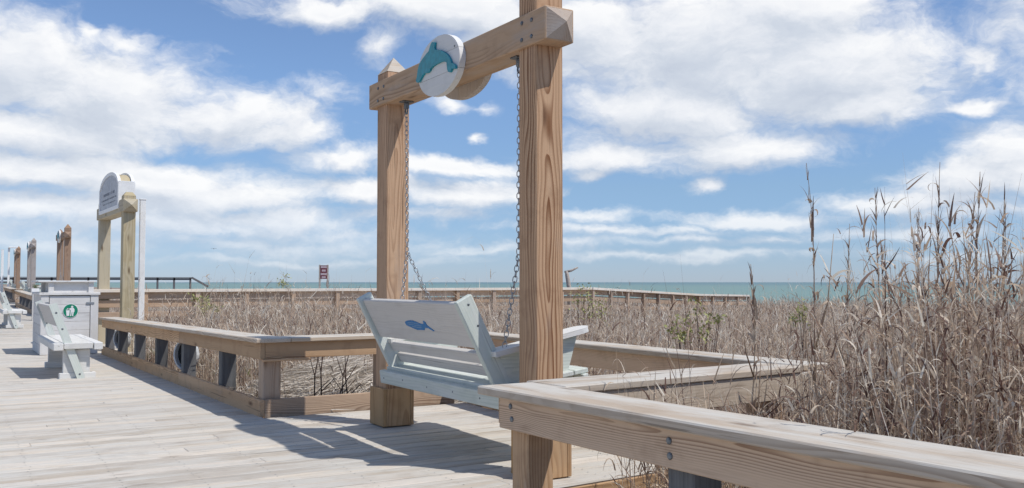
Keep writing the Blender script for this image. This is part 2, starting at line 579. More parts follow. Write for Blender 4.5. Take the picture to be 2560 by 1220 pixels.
# ------------------------------------------------------------------ ground, sea
def ground_z(x, y):
    x, y = np.asarray(x, float), np.asarray(y, float)
    base = -.33 + .10 * np.sin(x * .55 + y * .21) * np.sin(y * .4 - x * .13) + .06 * np.sin(x * 1.7 + 1) * np.sin(y * 1.3)
    d_ = np.sqrt(x * x + y * y)
    dune = .06 * np.clip((x - 6) / 10, 0, 1) + .35 * np.clip((y - 25) / 40, 0, 1) * np.clip((14 - x) / 8, 0, 1) * np.clip((x - 2) / 4, 0, 1) - .35 * np.clip((x - 16) / 18, 0, 1)
    drop = -3.6 * np.clip((x - 46) / 22, 0, 1) ** 1.3
    under = np.where(x < 2.2, -.15, 0.0)
    return base + dune + drop + under


def sheet(name, xs, ys, zf, mat):
    X, Y = np.meshgrid(xs, ys, indexing='ij')
    Z = zf(X, Y)
    v = np.stack([X, Y, Z], -1).reshape(-1, 3)
    nx, ny = len(xs), len(ys)
    f = [(i * ny + j, (i + 1) * ny + j, (i + 1) * ny + j + 1, i * ny + j + 1) for i in range(nx - 1) for j in range(ny - 1)]
    me = bpy.data.meshes.new(name)
    me.from_pydata(v.tolist(), [], f)
    me.materials.append(mat)
    me.polygons.foreach_set('use_smooth', [True] * len(me.polygons))
    o = bpy.data.objects.new(name, me)
    COL.objects.link(o)
    tag(o, kind='structure')
    return o


gm, t, p, out = new_mat('dune sand and litter')
g_ = t.n('ShaderNodeNewGeometry')
n = t.noise(g_.outputs['Position'], 9.0, 8, 0.7)
n2 = t.noise(g_.outputs['Position'], 0.6, 4, 0.6)
c_ = t.ramp(n, [(0.3, (.10, .08, .065)), (0.5, (.24, .19, .155)), (0.72, (.44, .37, .31))])
c_ = t.mix(t.smooth(n2, .45, .75), c_, rgb(.34, .28, .235))
t.l(c_, p.inputs['Base Color'])
p.inputs['Roughness'].default_value = 0.95
b_ = t.n('ShaderNodeBump')
b_.inputs['Strength'].default_value = .8
b_.inputs['Distance'].default_value = .03
t.l(n, b_.inputs['Height'])
t.l(b_.outputs[0], p.inputs['Normal'])
gx = sorted(set(list(np.arange(-20, 70, 0.8)) + [-4000, -800, -200, -60, 80, 100, 140]))
gy = sorted(set(list(np.arange(-12, 80, 0.8)) + [-3000, -500, -100, -40, 90, 110, 140, 200, 300, 500, 900, 2000, 6000]))
sheet('ground', gx, gy, ground_z, gm)

sm, t, p, out = new_mat('sea water')
g_ = t.n('ShaderNodeNewGeometry')
pos = g_.outputs['Position']
big = t.noise(t.vmath('MULTIPLY', pos, (.010, .0022, 0)), 1.0, 4, 0.6)
sp = t.n('ShaderNodeSeparateXYZ')
t.l(pos, sp.inputs[0])
deep = t.smooth(sp.outputs[0], 120, 1600)
c_ = t.mix(deep, rgb(.15, .255, .235), rgb(.095, .185, .22))
c_ = t.mix(t.math('MULTIPLY', t.smooth(big, .4, .7), .45), c_, rgb(.11, .22, .22))
t.l(c_, p.inputs['Base Color'])
p.inputs['Roughness'].default_value = 0.45
p.inputs['Specular IOR Level'].default_value = 0.18
w_ = t.noise(t.vmath('MULTIPLY', pos, (.55, .16, 1)), 1.0, 5, 0.6)
b_ = t.n('ShaderNodeBump')
b_.inputs['Strength'].default_value = .5
b_.inputs['Distance'].default_value = .5
t.l(w_, b_.inputs['Height'])
t.l(b_.outputs[0], p.inputs['Normal'])
sheet('sea', [50, 200, 1000, 5000, 30000], [-30000, -5000, -500, 0, 500, 5000, 40000], lambda x, y: x * 0 - 2.6, sm)

# ------------------------------------------------------------------ boardwalk deck
deck = MB()


def deck_right(y):
    if y < 3.72:
        return 2.10
    if y < 7.57:
        return 4.10
    if y < 17.5:
        return 2.24 + (y - 7.57) * .0145
    if y < 20.4:
        return 16.0
    if y < 34.4:
        return 4.4
    if y < 45:
        return 2.55
    if y < 49.2:
        return 4.6
    return 2.8 if y < 58 else 4.8


BOARDS = []
y = -3.0
while y < 66:
    w = .138 + random.uniform(-.002, .002)
    yc = y + w / 2
    x1 = deck_right(yc)
    x = -3.6 - random.uniform(0, 2.5)
    while x < x1:
        L = random.choice((3.66, 4.88, 6.1))
        xe = min(x + L, x1)
        if x1 - xe < .5:
            xe = x1
        z = zd(yc) - .016 + random.uniform(-.002, .002)
        deck.box(((x + xe) / 2, yc, z), (xe - x - .0012, w, .032), ch=.004 if y < 22 else .0005)
        x = xe
    BOARDS.append((yc, zd(yc) - .016 + .002))
    y += w + random.uniform(.004, .008)
dko = tag(deck.build('boardwalk', M['deck']), kind='structure')
scr = MB()
for (yc, z) in BOARDS:
    if yc > 9:
        continue
    for q in range(12):
        xx = -.35 + q * .406
        if xx > deck_right(yc) - .02:
            break
        for sy_ in (-1, 1):
            a, b = xx + random.uniform(-.012, .012), yc + sy_ * .042 + random.uniform(-.006, .006)
            r_ = random.uniform(.0035, .0055)
            scr.raw([(a + r_ * math.cos(k * 1.0472), b + r_ * math.sin(k * 1.0472), z + .0168) for k in range(6)], [(0, 1, 2, 3, 4, 5)])
tag(scr.build('screws', M['darksteel'], dko), kind='stuff')

# ------------------------------------------------------------------ low railings round the planting beds
CAP, FB = .641, .468          # cap top, fascia bottom above the deck
GR = 'low timber railings edging the planting beds'


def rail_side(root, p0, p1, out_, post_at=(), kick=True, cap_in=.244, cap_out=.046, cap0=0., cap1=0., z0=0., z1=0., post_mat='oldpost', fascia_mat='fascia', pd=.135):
    """one side of a railing; p0-p1 is the line of the outer face, out_ the side it faces; z0,z1 the deck under the ends"""
    a, b = Vector((*p0, 0)), Vector((*p1, 0))
    d = (b - a).normalized()
    o = Vector((*out_, 0))
    o = (o - d * o.dot(d)).normalized()
    L = (b - a).length
    za, zb = Vector((0, 0, z0)), Vector((0, 0, z1))
    up = Vector((0, 0, 1))
    # cap laid in lengths
    ca, cb = a - d * cap0, b + d * cap1
    mid = o * ((cap_out - cap_in) / 2)
    w = cap_in + cap_out
    nseg = max(1, round((cb - ca).length / 4.2))
    cm = MB()
    for i in range(nseg):
        u0, u1 = i / nseg, (i + 1) / nseg
        q0 = ca.lerp(cb, u0) + mid + za.lerp(zb, u0) + up * (CAP - .0185)
        q1 = ca.lerp(cb, u1) + mid + za.lerp(zb, u1) + up * (CAP - .0185)
        e = (q1 - q0).normalized() * .0015
        cm.bar(q0 + (e if i else e * 0), q1, w, .037, ch=.006)
    cm.build('cap', M['cap'], root)
    fm = MB()
    nseg = max(1, round(L / 3.6))
    for i in range(nseg):
        u0, u1 = i / nseg, (i + 1) / nseg
        q0 = a.lerp(b, u0) - o * .02 + za.lerp(zb, u0) + up * ((FB + .603) / 2)
        q1 = a.lerp(b, u1) - o * .02 + za.lerp(zb, u1) + up * ((FB + .603) / 2)
        e = (q1 - q0).normalized() * .0015
        fm.bar(q0 + (e if i else e * 0), q1, .038, .603 - FB)
    fm.build('fascia', M[fascia_mat], root)
    if kick:
        km = MB()
        for i in range(nseg):
            u0, u1 = i / nseg, (i + 1) / nseg
            q0 = a.lerp(b, u0) - o * .02 + za.lerp(zb, u0) + up * .062
            q1 = a.lerp(b, u1) - o * .02 + za.lerp(zb, u1) + up * .062
            km.bar(q0, q1 - (q1 - q0).normalized() * .003, .04, .152)
        km.build('kick_board', M['fascia'], root)
    for s in post_at:
        q = a + d * s - o * (.042 + pd / 2) + za.lerp(zb, s / L)
        pm = MB()
        pm.box((q.x, q.y, q.z + .083), (pd, pd, 1.036), d, o.cross(d) * 0 + up.cross(d), up, ch=.006)
        pm.build('post', M[post_mat], root)


# left bed: long side along the walk and short side into the swing bay
C0, C1 = (2.226, 7.572), (2.37, 17.5)
left = thing('low_railing', (2.3, 7.6, 0), 'low timber railing with round white portholes running from the bin to the swing', 'railing', GR)
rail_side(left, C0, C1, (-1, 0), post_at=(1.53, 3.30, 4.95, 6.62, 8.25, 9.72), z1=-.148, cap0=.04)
rail_side(left, (2.267, 7.572), (4.04, 7.60), (0, -1), cap0=-.206, cap1=0, post_at=(1.10,), post_mat='pine')
pm = MB()
pm.box((2.34, 7.69, .083), (.145, .145, 1.036))
pm.build('post', M['pine'], left)
MB().box((2.44, 7.556, .459), (.40, .03, .018)).build('cleat', M['pine'], left)
def porthole(root, xx, yy, zz, n=28):
    """short length of pale pipe set askew behind the boards, its mouth to the walk"""
    nrm = Vector((-.86, -.51, 0)).normalized()
    tn = Vector((nrm.y, -nrm.x, 0))
    c = Vector((xx, yy, zz))
    ro, ri, dep = .180, .160, .06
    vs, fs = [], []
    for k in range(n):
        a = 2 * math.pi * k / n
        r_ = tn * math.cos(a) + Vector((0, 0, math.sin(a)))
        for rr, q in ((ro, 0), (ri, 0), (ri, -dep), (ro, -dep)):
            vs.append(c + r_ * rr + nrm * q)
    for k in range(n):
        j = (k + 1) % n
        for q in range(4):
            w = (q + 1) % 4
            fs.append((k * 4 + q, k * 4 + w, j * 4 + w, j * 4 + q))
    mb = MB()
    mb.raw(vs, fs)
    rg = mb.build('porthole', M['ring'], root)
    MB().prism(ellipse(ri * .99, ri * .99, n), c - nrm * (dep + .002), tn, (0, 0, 1), nrm, .012).build('shade_disc', M['hole_shade'], rg)  # dark disc closing the pipe, its interior shade put in as colour


for s in (3.74, 8.78):
    porthole(left, 2.226 + s * .0145 + .15, 7.572 + s, zd(7.572 + s) + .305)

# back of the swing bay, facing the sea
back = thing('low_railing', (4.1, 5.7, 0), 'low timber railing along the sea side of the swing bay, behind the swing bench', 'railing', GR)
rail_side(back, (4.105, 3.72), (4.145, 7.57), (-1, 0), cap_in=.20, cap0=.14, cap1=.33, post_at=(.25, 1.45, 2.7, 3.7), post_mat='pine')

# right bed: corner nearest the camera
right = thing('low_railing', (2.1, 3.5, 0), 'bolted low timber railing with a sharp corner in the right foreground', 'railing', GR)
rail_side(right, (2.078, 3.50), (2.045, -1.6), (-1, 0), cap0=.115, post_at=(), z0=0, z1=.058)
pm = MB()
pm.box((2.183, 3.392, .083), (.13, .13, 1.036), ch=.006)
pm.build('post', M['pine'], right)
pm = MB()
pm.box((2.180, 2.375, .083), (.13, .13, 1.036), ch=.006)
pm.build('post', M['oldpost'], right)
pm = MB()
pm.box((2.173, .9, .09), (.13, .13, 1.036), ch=.006)
pm.build('post', M['pine'], right)
rail_side(right, (2.14, 3.612), (4.03, 3.765), (0, 1), cap0=-.19, cap1=-.03, post_at=(1.70,), post_mat='pine', kick=False)
# the outer face of that side is boarded too, and the kick board shows its sunny side
km = MB()
km.bar((2.14, 3.578, .062), (4.05, 3.713, .062), .04, .155)
km.build('kick_board', M['boot'], right)
fm = MB()
fm.bar((2.33, 3.415, .5355), (4.22, 3.565, .5355), .038, .135)
fm.build('fascia', M['cap'], right)
for (yy, zz) in ((3.402, .570), (3.392, .517), (2.3795, .573), (2.376, .523)):
    bolt((2.078 - (3.5 - yy) * .0065, yy, zz), (-1, 0, 0), .0125, .006, right)

# two farther beds along the walk
for (x0, y0, x1, y1, lab) in ((2.55, 34.4, 2.66, 45.0, 'far low timber railing with dark portholes beyond the bin, nearer of two'),
                              (2.74, 49.2, 2.85, 58.0, 'farthest low timber railing at the left edge, past the other far railing')):
    far = thing('low_railing', (x0, y0, zd(y0)), lab, 'railing', GR)
    za, zb = zd(y0), zd(y1)
    rail_side(far, (x0, y0), (x1, y1), (-1, 0), post_at=(.14, 2.0, 4.2, 6.4, 8.4), z0=za, z1=zb, cap0=.04)
    rail_side(far, (x0 + .041, y0), (x0 + 1.9, y0), (0, -1), cap0=-.206, z0=za, z1=za, post_at=(.08, 1.1), post_mat='pine')
    for s in (2.45, 4.65):
        porthole(far, x0 + s * .0105 + .17, y0 + s, zd(y0 + s) + .305, 18)

# ------------------------------------------------------------------ the swing frame
GS = 'timber swing frames along the boardwalk'
DOL = [(5.898, 2.509), (5.912, 2.525), (5.895, 2.554), (5.883, 2.599), (5.857, 2.635), (5.81, 2.658), (5.748, 2.682), (5.713, 2.693), (5.698, 2.713), (5.678, 2.736), (5.658, 2.746), (5.633, 2.737), (5.616, 2.734), (5.625, 2.697), (5.613, 2.683), (5.54, 2.664), (5.482, 2.64), (5.434, 2.612), (5.402, 2.583), (5.385, 2.56), (5.376, 2.543), (5.346, 2.535), (5.318, 2.514), (5.316, 2.495), (5.346, 2.499), (5.369, 2.505), (5.382, 2.492), (5.396, 2.485), (5.422, 2.493), (5.434, 2.515), (5.439, 2.538), (5.445, 2.563), (5.491, 2.578), (5.539, 2.582), (5.597, 2.581), (5.647, 2.576), (5.689, 2.565), (5.695, 2.553), (5.727, 2.546), (5.778, 2.552), (5.809, 2.542), (5.84, 2.52), (5.863, 2.507)]
frame = thing('swing_stand', (3.0, 5.63, 0), 'tall timber swing frame with a teal dolphin on a white disc', 'swing frame', GS)
XB0, XB1 = 2.888, 3.088
ZB0, ZB1 = 2.483, 2.679


def swing_post(y0, y1, zbase, zt0):
    mb = MB()
    xa, xb = 2.912, 3.102
    # shaft, then a four sided point
    mb.box(((xa + xb) / 2, (y0 + y1) / 2, (zbase + zt0) / 2), (xb - xa, y1 - y0, zt0 - zbase), ch=.007, pith=(.015, .135))
    po = mb.build('post', M['post'], frame)
    e = .001
    cp = MB()
    vs = [(xa - e, y0 - e, zt0), (xb + e, y0 - e, zt0), (xb + e, y1 + e, zt0), (xa - e, y1 + e, zt0), ((xa + xb) / 2, (y0 + y1) / 2, zt0 + .135)]
    cp.raw(vs, [(0, 1, 4), (1, 2, 4), (2, 3, 4), (3, 0, 4), (3, 2, 1, 0)])
    cp.build('post_cap', M['cap'], po)
    bt = MB()
    g = .034
    x0_, x1_, ya, yb = xa - g, xb + g, y0 - g, y1 + g
    hb = .286 - zbase
    zc = (zbase + .286) / 2
    th = .03
    bt.box((x0_ + th / 2, (ya + yb) / 2, zc), (th, yb - ya, hb))
    bt.box((x1_ - th / 2, (ya + yb) / 2, zc), (th, yb - ya, hb))
    bt.box(((x0_ + x1_) / 2, ya + th / 2 + .001, zc - .001), (x1_ - x0_ - 2 * th - .002, th, hb - .002))
    bt.box(((x0_ + x1_) / 2, yb - th / 2 - .001, zc - .001), (x1_ - x0_ - 2 * th - .002, th, hb - .002))
    bt.build('post_boot', M['boot'], po)
    return po


swing_post(4.485, 4.675, -.031 + .006, 2.80)
swing_post(6.607, 6.797, -.008 + .006, 2.742)
ENDS = []
bm = MB()
YA, YB = 4.353, 6.912
bm.box(((XB0 + XB1) / 2, (YA + YB) / 2, (ZB0 + ZB1) / 2), (XB1 - XB0, YB - YA, ZB1 - ZB0), ch=.006)
for yy, s in ((YA + .004, -1), (YB - .004, 1)):
    k = .004
    ring_ = [(XB0 + k, yy, ZB0 + k), (XB1 - k, yy, ZB0 + k), (XB1 - k, yy, ZB1 - k), (XB0 + k, yy, ZB1 - k)]
    tip = ((XB0 + XB1) / 2, yy + s * .075, (ZB0 + ZB1) / 2)
    fs = [(0, 1, 4), (1, 2, 4), (2, 3, 4), (3, 0, 4)]
    if s > 0:
        fs = [f[::-1] for f in fs]
    ENDS.append((ring_ + [tip], fs))
bo = bm.build('beam', M['beam'], frame)
for vs, fs in ENDS:
    mb = MB()
    mb.raw(vs, fs, [(a[1] * .4, a[0] - 2.9, a[2] - 2.4) for a in vs])
    mb.build('beam_end', M['endgrain'], bo)
for (yy, zz) in ((4.6, 2.63), (4.494, 2.625), (4.602, 2.529), (4.496, 2.529), (6.728, 2.622), (6.62, 2.62), (6.731, 2.524), (6.624, 2.525)):
    bolt((XB0, yy, zz), (-1, 0, 0), .013, .008, frame)
dm = MB()
cy, cz, ry, rz = 5.60, 2.572, .312, .205
nb = 3
for i in range(nb):                     # three boards butted together make the disc
    za_, zb_ = -rz + 2 * rz * i / nb + (.0012 if i else 0), -rz + 2 * rz * (i + 1) / nb - (.0012 if i < nb - 1 else 0)
    pts = []
    K = 16
    for j in range(K + 1):
        z_ = za_ + (zb_ - za_) * j / K
        pts.append((ry * math.sqrt(max(0, 1 - (z_ / rz) ** 2)), z_))
    for j in range(K, -1, -1):
        z_ = za_ + (zb_ - za_) * j / K
        pts.append((-ry * math.sqrt(max(0, 1 - (z_ / rz) ** 2)), z_))
    q = []
    for a in pts:
        if not q or (abs(a[0] - q[-1][0]) + abs(a[1] - q[-1][1])) > 1e-4:
            q.append(a)
    if (abs(q[0][0] - q[-1][0]) + abs(q[0][1] - q[-1][1])) < 1e-4:
        q.pop()
    dm.prism(q, (XB0 - .047, cy, cz), (0, 1, 0), (0, 0, 1), (1, 0, 0), .045)
disc = dm.build('emblem_disc', M['disc'], frame)
dl = MB()
dl.prism(DOL, (XB0 - .047 - .017, .0, .0), (0, 1, 0), (0, 0, 1), (1, 0, 0), .016)
dl.build('dolphin', M['teal'], disc)
bolt((XB0 - .047, 5.36, 2.655), (-1, 0, 0), .008, .003, disc, 'screw')
db = MB()
for i in range(5):
    ry, rz = .34, .160
    za_, zb_ = -ry + 2 * ry * i / 5 + .0012, -ry + 2 * ry * (i + 1) / 5 - .0012
    pts = []
    for j in range(9):
        a = za_ + (zb_ - za_) * j / 8
        pts.append((a, rz * math.sqrt(max(1e-5, 1 - (a / ry) ** 2))))
    pts += [(a, -b) for a, b in pts[::-1]]
    db.prism(pts, (XB1 + .002, 5.70, 2.552), (0, 1, 0), (0, 0, 1), (1, 0, 0), .045, grain=1)
db.build('emblem_disc', M['discback'], frame)
for yy in (4.80, 6.43):
    hb = MB()
    hb.box((2.995, yy, ZB0 - .006), (.09, .075, .010), ch=.002)
    hb.box((2.995, yy, ZB0 - .035), (.03, .045, .05), ch=.008)
    hb.tube([(2.995, yy + .02 * math.cos(k * math.pi / 6), ZB0 - .072 + .026 * math.sin(k * math.pi / 6)) for k in range(12)], .0065, 6, closed=True)
    hb.build('hanger', M['darksteel'], frame)

# ------------------------------------------------------------------ the hanging bench
bench = thing('swing_bench', (3.05, 5.57, .45), 'pale grey green swing bench with a blue fish plaque hanging on chains', 'swing bench', 'benches hanging in the swing frames')
YN, YF = 4.83, 6.34
RX, RZ = 2.79, .385
fwd = Vector((math.cos(R(7.5)), 0, math.sin(R(7.5))))
upv = Vector((-math.sin(R(7.5)), 0, math.cos(R(7.5))))
Yv = Vector((0, 1, 0))


def lp(s, y, h):       # along the seat, across it, above it
    return Vector((RX, 0, .44)) + fwd * s + upv * h + Yv * y


def lbox(mb, s0, s1, y0, y1, h0, h1, ch=.005):
    mb.box(lp((s0 + s1) / 2, (y0 + y1) / 2, (h0 + h1) / 2), (s1 - s0, y1 - y0, h1 - h0), fwd, Yv, upv, ch)


mb = MB()
lbox(mb, -.02, .025, 4.66, 6.40, -.083, .012)
rr = mb.build('rear_rail', M['stain'], bench)
for yy in (4.9, 5.25, 5.62, 6.0, 6.33):
    bolt(lp(-.02, yy, -.035 - .015 * math.sin(yy * 9)), -fwd, .006, .003, rr, 'screw')
mb = MB()
lbox(mb, .64, .685, 4.74, 6.40, -.125, 0)
mb.build('front_rail', M['stain'], bench)
for yy in (4.86, 5.57, 6.30):
    mb = MB()
    lbox(mb, .027, .638, yy - .02, yy + .02, -.078, -.001)
    mb.build('seat_bearer', M['stain'], bench)
mb = MB()
s = .032
for i in range(6):
    lbox(mb, s, s + .1085, 4.76, 6.38, .001, .032)
    s += .112
mb.build('seat', M['stain'], bench)
# the leaning uprights
for yy in (YN, YF):
    mb = MB()
    t0, t1 = Vector((2.925, yy, .41)), Vector((2.615, yy, 1.005))
    d = (t1 - t0).normalized()
    n_ = Vector((d.z, 0, -d.x))
    mb.box((t0 + t1) / 2, ((t1 - t0).length, .042, .115), d, Yv, n_, .006)
    u = mb.build('upright', M['stain'], bench)
    for k in (.93, .72):
        q = t0.lerp(t1, k) + n_ * .01
        bolt(q + Vector((0, -.021, 0)), (0, -1, 0), .008, .003, u, 'screw')
d = (Vector((2.615, 0, 1.005)) - Vector((2.925, 0, .41))).normalized()
n_ = Vector((d.z, 0, -d.x))


def back_pt(z, off):       # on the lean of the back, off towards the sitter
    k = (z - .41) / (1.005 - .41)
    return Vector((2.925 + (2.615 - 2.925) * k, 0, z)) + n_ * off


ya, yb = YN + .0225, YF - .0225
mb = MB()
c1, c2 = back_pt(.714, -.012), back_pt(.985, -.012)
mb.box((c1 + c2) / 2 + Yv * (ya + yb) / 2, ((c2 - c1).length, yb - ya, .036), d, Yv, n_, .006)
tp = mb.build('backrest', M['stain_plank'], bench)
FISH = [(5.738, 0.839), (5.727, 0.85), (5.693, 0.856), (5.641, 0.861), (5.596, 0.86), (5.548, 0.852), (5.497, 0.843), (5.451, 0.843), (5.44, 0.865), (5.414, 0.857), (5.411, 0.836), (5.337, 0.803), (5.351, 0.8), (5.413, 0.819), (5.459, 0.818), (5.483, 0.802), (5.535, 0.801), (5.589, 0.798), (5.637, 0.806), (5.686, 0.816), (5.73, 0.824)]
fo = back_pt(.83, -.012 - .018 - .004)
mb = MB()
mb.prism([(a - 5.54, (b - .83) / d.z) for a, b in FISH], fo + Yv * 5.545, Yv, d, n_, .0035)
fish = mb.build('fish_plaque', M['fish'], tp)
mb = MB()
for (y0, y1, h) in ((5.60, 5.69, .018), (5.525, 5.60, .014), (5.61, 5.69, .004), (5.50, 5.605, .000), (5.59, 5.655, -.012), (5.51, 5.585, -.014)):
    mb.box(fo + Yv * ((y0 + y1) / 2) + d * h - n_ * .0006, (.005, y1 - y0, .001), d, Yv, n_, .0002)
mb.build('lettering', M['fish_text'], fish)
for (za, zb, off) in ((.588, .656, .034), (.497, .562, .052)):
    mb = MB()
    c1, c2 = back_pt(za, off), back_pt(zb, off)
    mb.box((c1 + c2) / 2 + Yv * (ya + yb) / 2, ((c2 - c1).length, yb - ya, .042), d, Yv, n_, .005)
    mb.build('back_slat', M['stain_plank'], bench)
af = Vector((math.cos(R(11)), 0, math.sin(R(11))))
au = Vector((-math.sin(R(11)), 0, math.cos(R(11))))
for yy, sgn in ((YN, -1), (YF, 1)):
    # arm: plank with a rounded front end
    pts = [(-.03, -.075), (.56, -.075)] + [(.62 + .075 * math.sin(a), -.075 * math.cos(a)) for a in np.linspace(0, math.pi, 9)] + [(.56, .075), (-.03, .075)]
    mb = MB()
    mb.prism(pts, Vector((2.835, yy - .002, .660)), af, Yv, au, .032)
    mb.build('armrest', M['bench'], bench)
    mb = MB()
    side = [(2.905, .47), (3.36, .535), (3.43, .760), (2.86, .664)]
    mb.prism([(a - 3.1, b - .6) for a, b in side], Vector((3.1, yy - .018 - .0005, .6)), (1, 0, 0), (0, 0, 1), (0, 1, 0), .036)
    mb.build('arm_panel', M['stain'], bench)


def chain(a, b, link=.046, wire=.0042):
    a, b = Vector(a), Vector(b)
    d_ = (b - a).normalized()
    L = (b - a).length
    pitch = link * .78
    n = max(2, round(L / pitch))
    e1 = d_.orthogonal().normalized()
    e2 = d_.cross(e1)
    for i in range(n):
        c = a + d_ * ((i + .5) * L / n)
        e = (e1 if i % 2 else e2)
        pts = []
        for k in range(10):
            th = 2 * math.pi * k / 10
            u, v = math.cos(th), math.sin(th)
            pts.append(c + d_ * (link * .5 * (abs(u) ** .8) * (1 if u > 0 else -1)) + e * (link * .30 * v))
        yield pts


def add_chain(segs, parent, **kw):
    mb = MB()
    for a, b in segs:
        for pts in chain(a, b, **kw):
            mb.tube(pts, kw.get('wire', .0042), 5, closed=True)
    return mb.build('chain', M['steel'], parent, smooth=True)


add_chain([((2.995, 4.80, ZB0 - .09), (2.995, 4.81, 1.27)), ((2.995, 4.81, 1.265), (2.905, 4.83, .705)), ((2.995, 4.81, 1.265), (3.30, 4.84, .78))], bench, link=.044, wire=.0031)
add_chain([((2.995, 6.43, ZB0 - .09), (3.0, 6.42, 1.335)), ((3.0, 6.42, 1.33), (2.905, 6.36, .705)), ((3.0, 6.42, 1.33), (3.27, 6.36, .775))], bench, link=.044, wire=.0031)

FAR = [(3.24, 33.4, 'weathered swing frame beyond the bin, nearest of the three distant ones', 'distant swing bench mostly hidden behind the pale wooden bin'),
       (3.30, 47.1, 'weathered grey swing frame, middle of the three distant ones', 'small far swing bench below the middle distant swing frame'),
       (3.57, 61.1, 'brown swing frame farthest away, near the white poles', 'smallest farthest swing bench beside the white poles')]
for (x, y, l1, l2) in FAR:
    c = copy_tree(frame)
    c.location = (x + .09, y, zd(y))
    c['label'] = l1
    if True:
        for ch in c.children:
            for o_ in [ch] + list(ch.children):
                if o_.name.startswith(('post', 'beam')):
                    o_.material_slots[0].link = 'OBJECT'
                    o_.material_slots[0].material = M['greypost'] if 40 < y < 50 else M['darkpost']
    c2 = copy_tree(bench)
    c2.location = (x + .14, y - .06, zd(y) + .45)
    c2['label'] = l2

# ------------------------------------------------------------------ litter bin
binr = thing('litter_bin', (1.885, 17.72, -.148), 'large pale wooden bin enclosure with a round green tidy sign on its door', 'bin')
x0, x1, yb0, dp, zb = 1.43, 2.34, 17.72, 1.5, -.143
mb = MB()
mb.box(((x0 + x1) / 2, yb0 + dp / 2 + .03, (zb + .875) / 2), (x1 - x0 - .05, dp - .06, .875 - zb), ch=.003)
mb.build('body', M['bin'], binr)
mb = MB()
hgt = (.875 - zb) / 6
for i in range(6):      # side boards
    mb.box((x0 + .012, yb0 + dp / 2, zb + hgt * (i + .5)), (.022, dp, hgt - .004), ch=.003)
mb.build('side_panel', M['bin'], binr)
mb = MB()
for i in range(6):
    mb.box((x1 - .012, yb0 + dp / 2, zb + hgt * (i + .5)), (.022, dp, hgt - .004), ch=.003)
mb.build('side_panel', M['bin'], binr)
for xx in (x0 + .065, x1 - .065):
    MB().box((xx, yb0 + .012, (zb + .875) / 2), (.125, .030, .872 - zb), ch=.003).build('stile', M['bin'], binr)
mb = MB()
for i in range(6):
    mb.box(((x0 + x1) / 2, yb0 + .014, zb + .12 + (.86 - zb - .12) / 6 * (i + .5)), (x1 - x0 - .275, .022, (.86 - zb - .12) / 6 - .003), ch=.003)
dr = mb.build('door', M['bin'], binr)
MB().box((x1 - .135, yb0 - .008, .735), (.13, .012, .035), ch=.003).build('hinge', M['steel'], dr)
MB().box((x0 + .10, yb0 - .008, .735), (.06, .012, .05), ch=.003).build('hinge', M['steel'], dr)
mb = MB()
mb.box(((x0 + x1) / 2, yb0 + dp / 2, .900), (x1 - x0 + .05, dp + .05, .045), ch=.004)
mb.build('ledge', M['bin'], binr)
hx0, hx1 = x0 + .115, x1 - .09
mb = MB()
mb.box(((hx0 + hx1) / 2, yb0 + dp / 2, 1.01), (hx1 - hx0 - .14, dp - .12, .175), ch=.003)
mb.build('hopper', M['bin'], binr)
for xx in (hx0 + .045, hx1 - .03):
    for yy in (yb0 + .06, yb0 + dp - .06):
        MB().box((xx, yy, 1.01), (.085, .07, .176), ch=.003).build('corner_block', M['bin'], binr)
mb = MB()
mb.box(((hx0 + hx1) / 2 - .06, yb0 + dp / 2, 1.113), (hx1 - hx0 + .20, dp + .04, .028), ch=.004)
mb.build('lid', M['bin'], binr)
sx0, sz0, sr = 1.895, .605, .122
mb = MB()
mb.prism(ellipse(sr, sr, 40), (sx0, yb0 - .006, sz0), (1, 0, 0), (0, 0, 1), (0, 1, 0), .006)
sg = mb.build('tidy_sign', M['white'], binr)
mb = MB()
mb.prism(ellipse(sr * .94, sr * .94, 40), (sx0, yb0 - .009, sz0), (1, 0, 0), (0, 0, 1), (0, 1, 0), .0025)
mb.build('sign_face', M['green'], sg)
mb = MB()


def picto(pts):
    mb.prism([(a * sr, b * sr) for a, b in pts], (sx0, yb0 - .0115, sz0), (1, 0, 0), (0, 0, 1), (0, 1, 0), .002)


picto([(.20 + .15 * math.cos(a), .58 + .15 * math.sin(a)) for a in np.linspace(0, 2 * math.pi, 14)[:-1]])
picto([(.05, .42), (.38, .42), (.50, .2), (.50, -.12), (.42, -.2), (.34, -.65), (.40, -.74), (.20, -.74), (.20, -.66), (.235, -.2), (.16, -.2), (.10, -.65), (.06, -.74), (-.05, -.74), (-.02, -.6), (.0, -.1), (.0, .12), (-.36, .40), (-.46, .34), (-.36, .26)])
picto([(-.58, .06), (-.10, .06), (-.16, -.70), (-.50, -.70)])
picto([(-.62, .10), (-.06, .10), (-.06, .16), (-.62, .16)])
picto([(-.50, .21), (-.42, .21), (-.36, .30), (-.44, .34)])
mb.build('pictogram', M['sign_white'] if False else M['white'], sg)

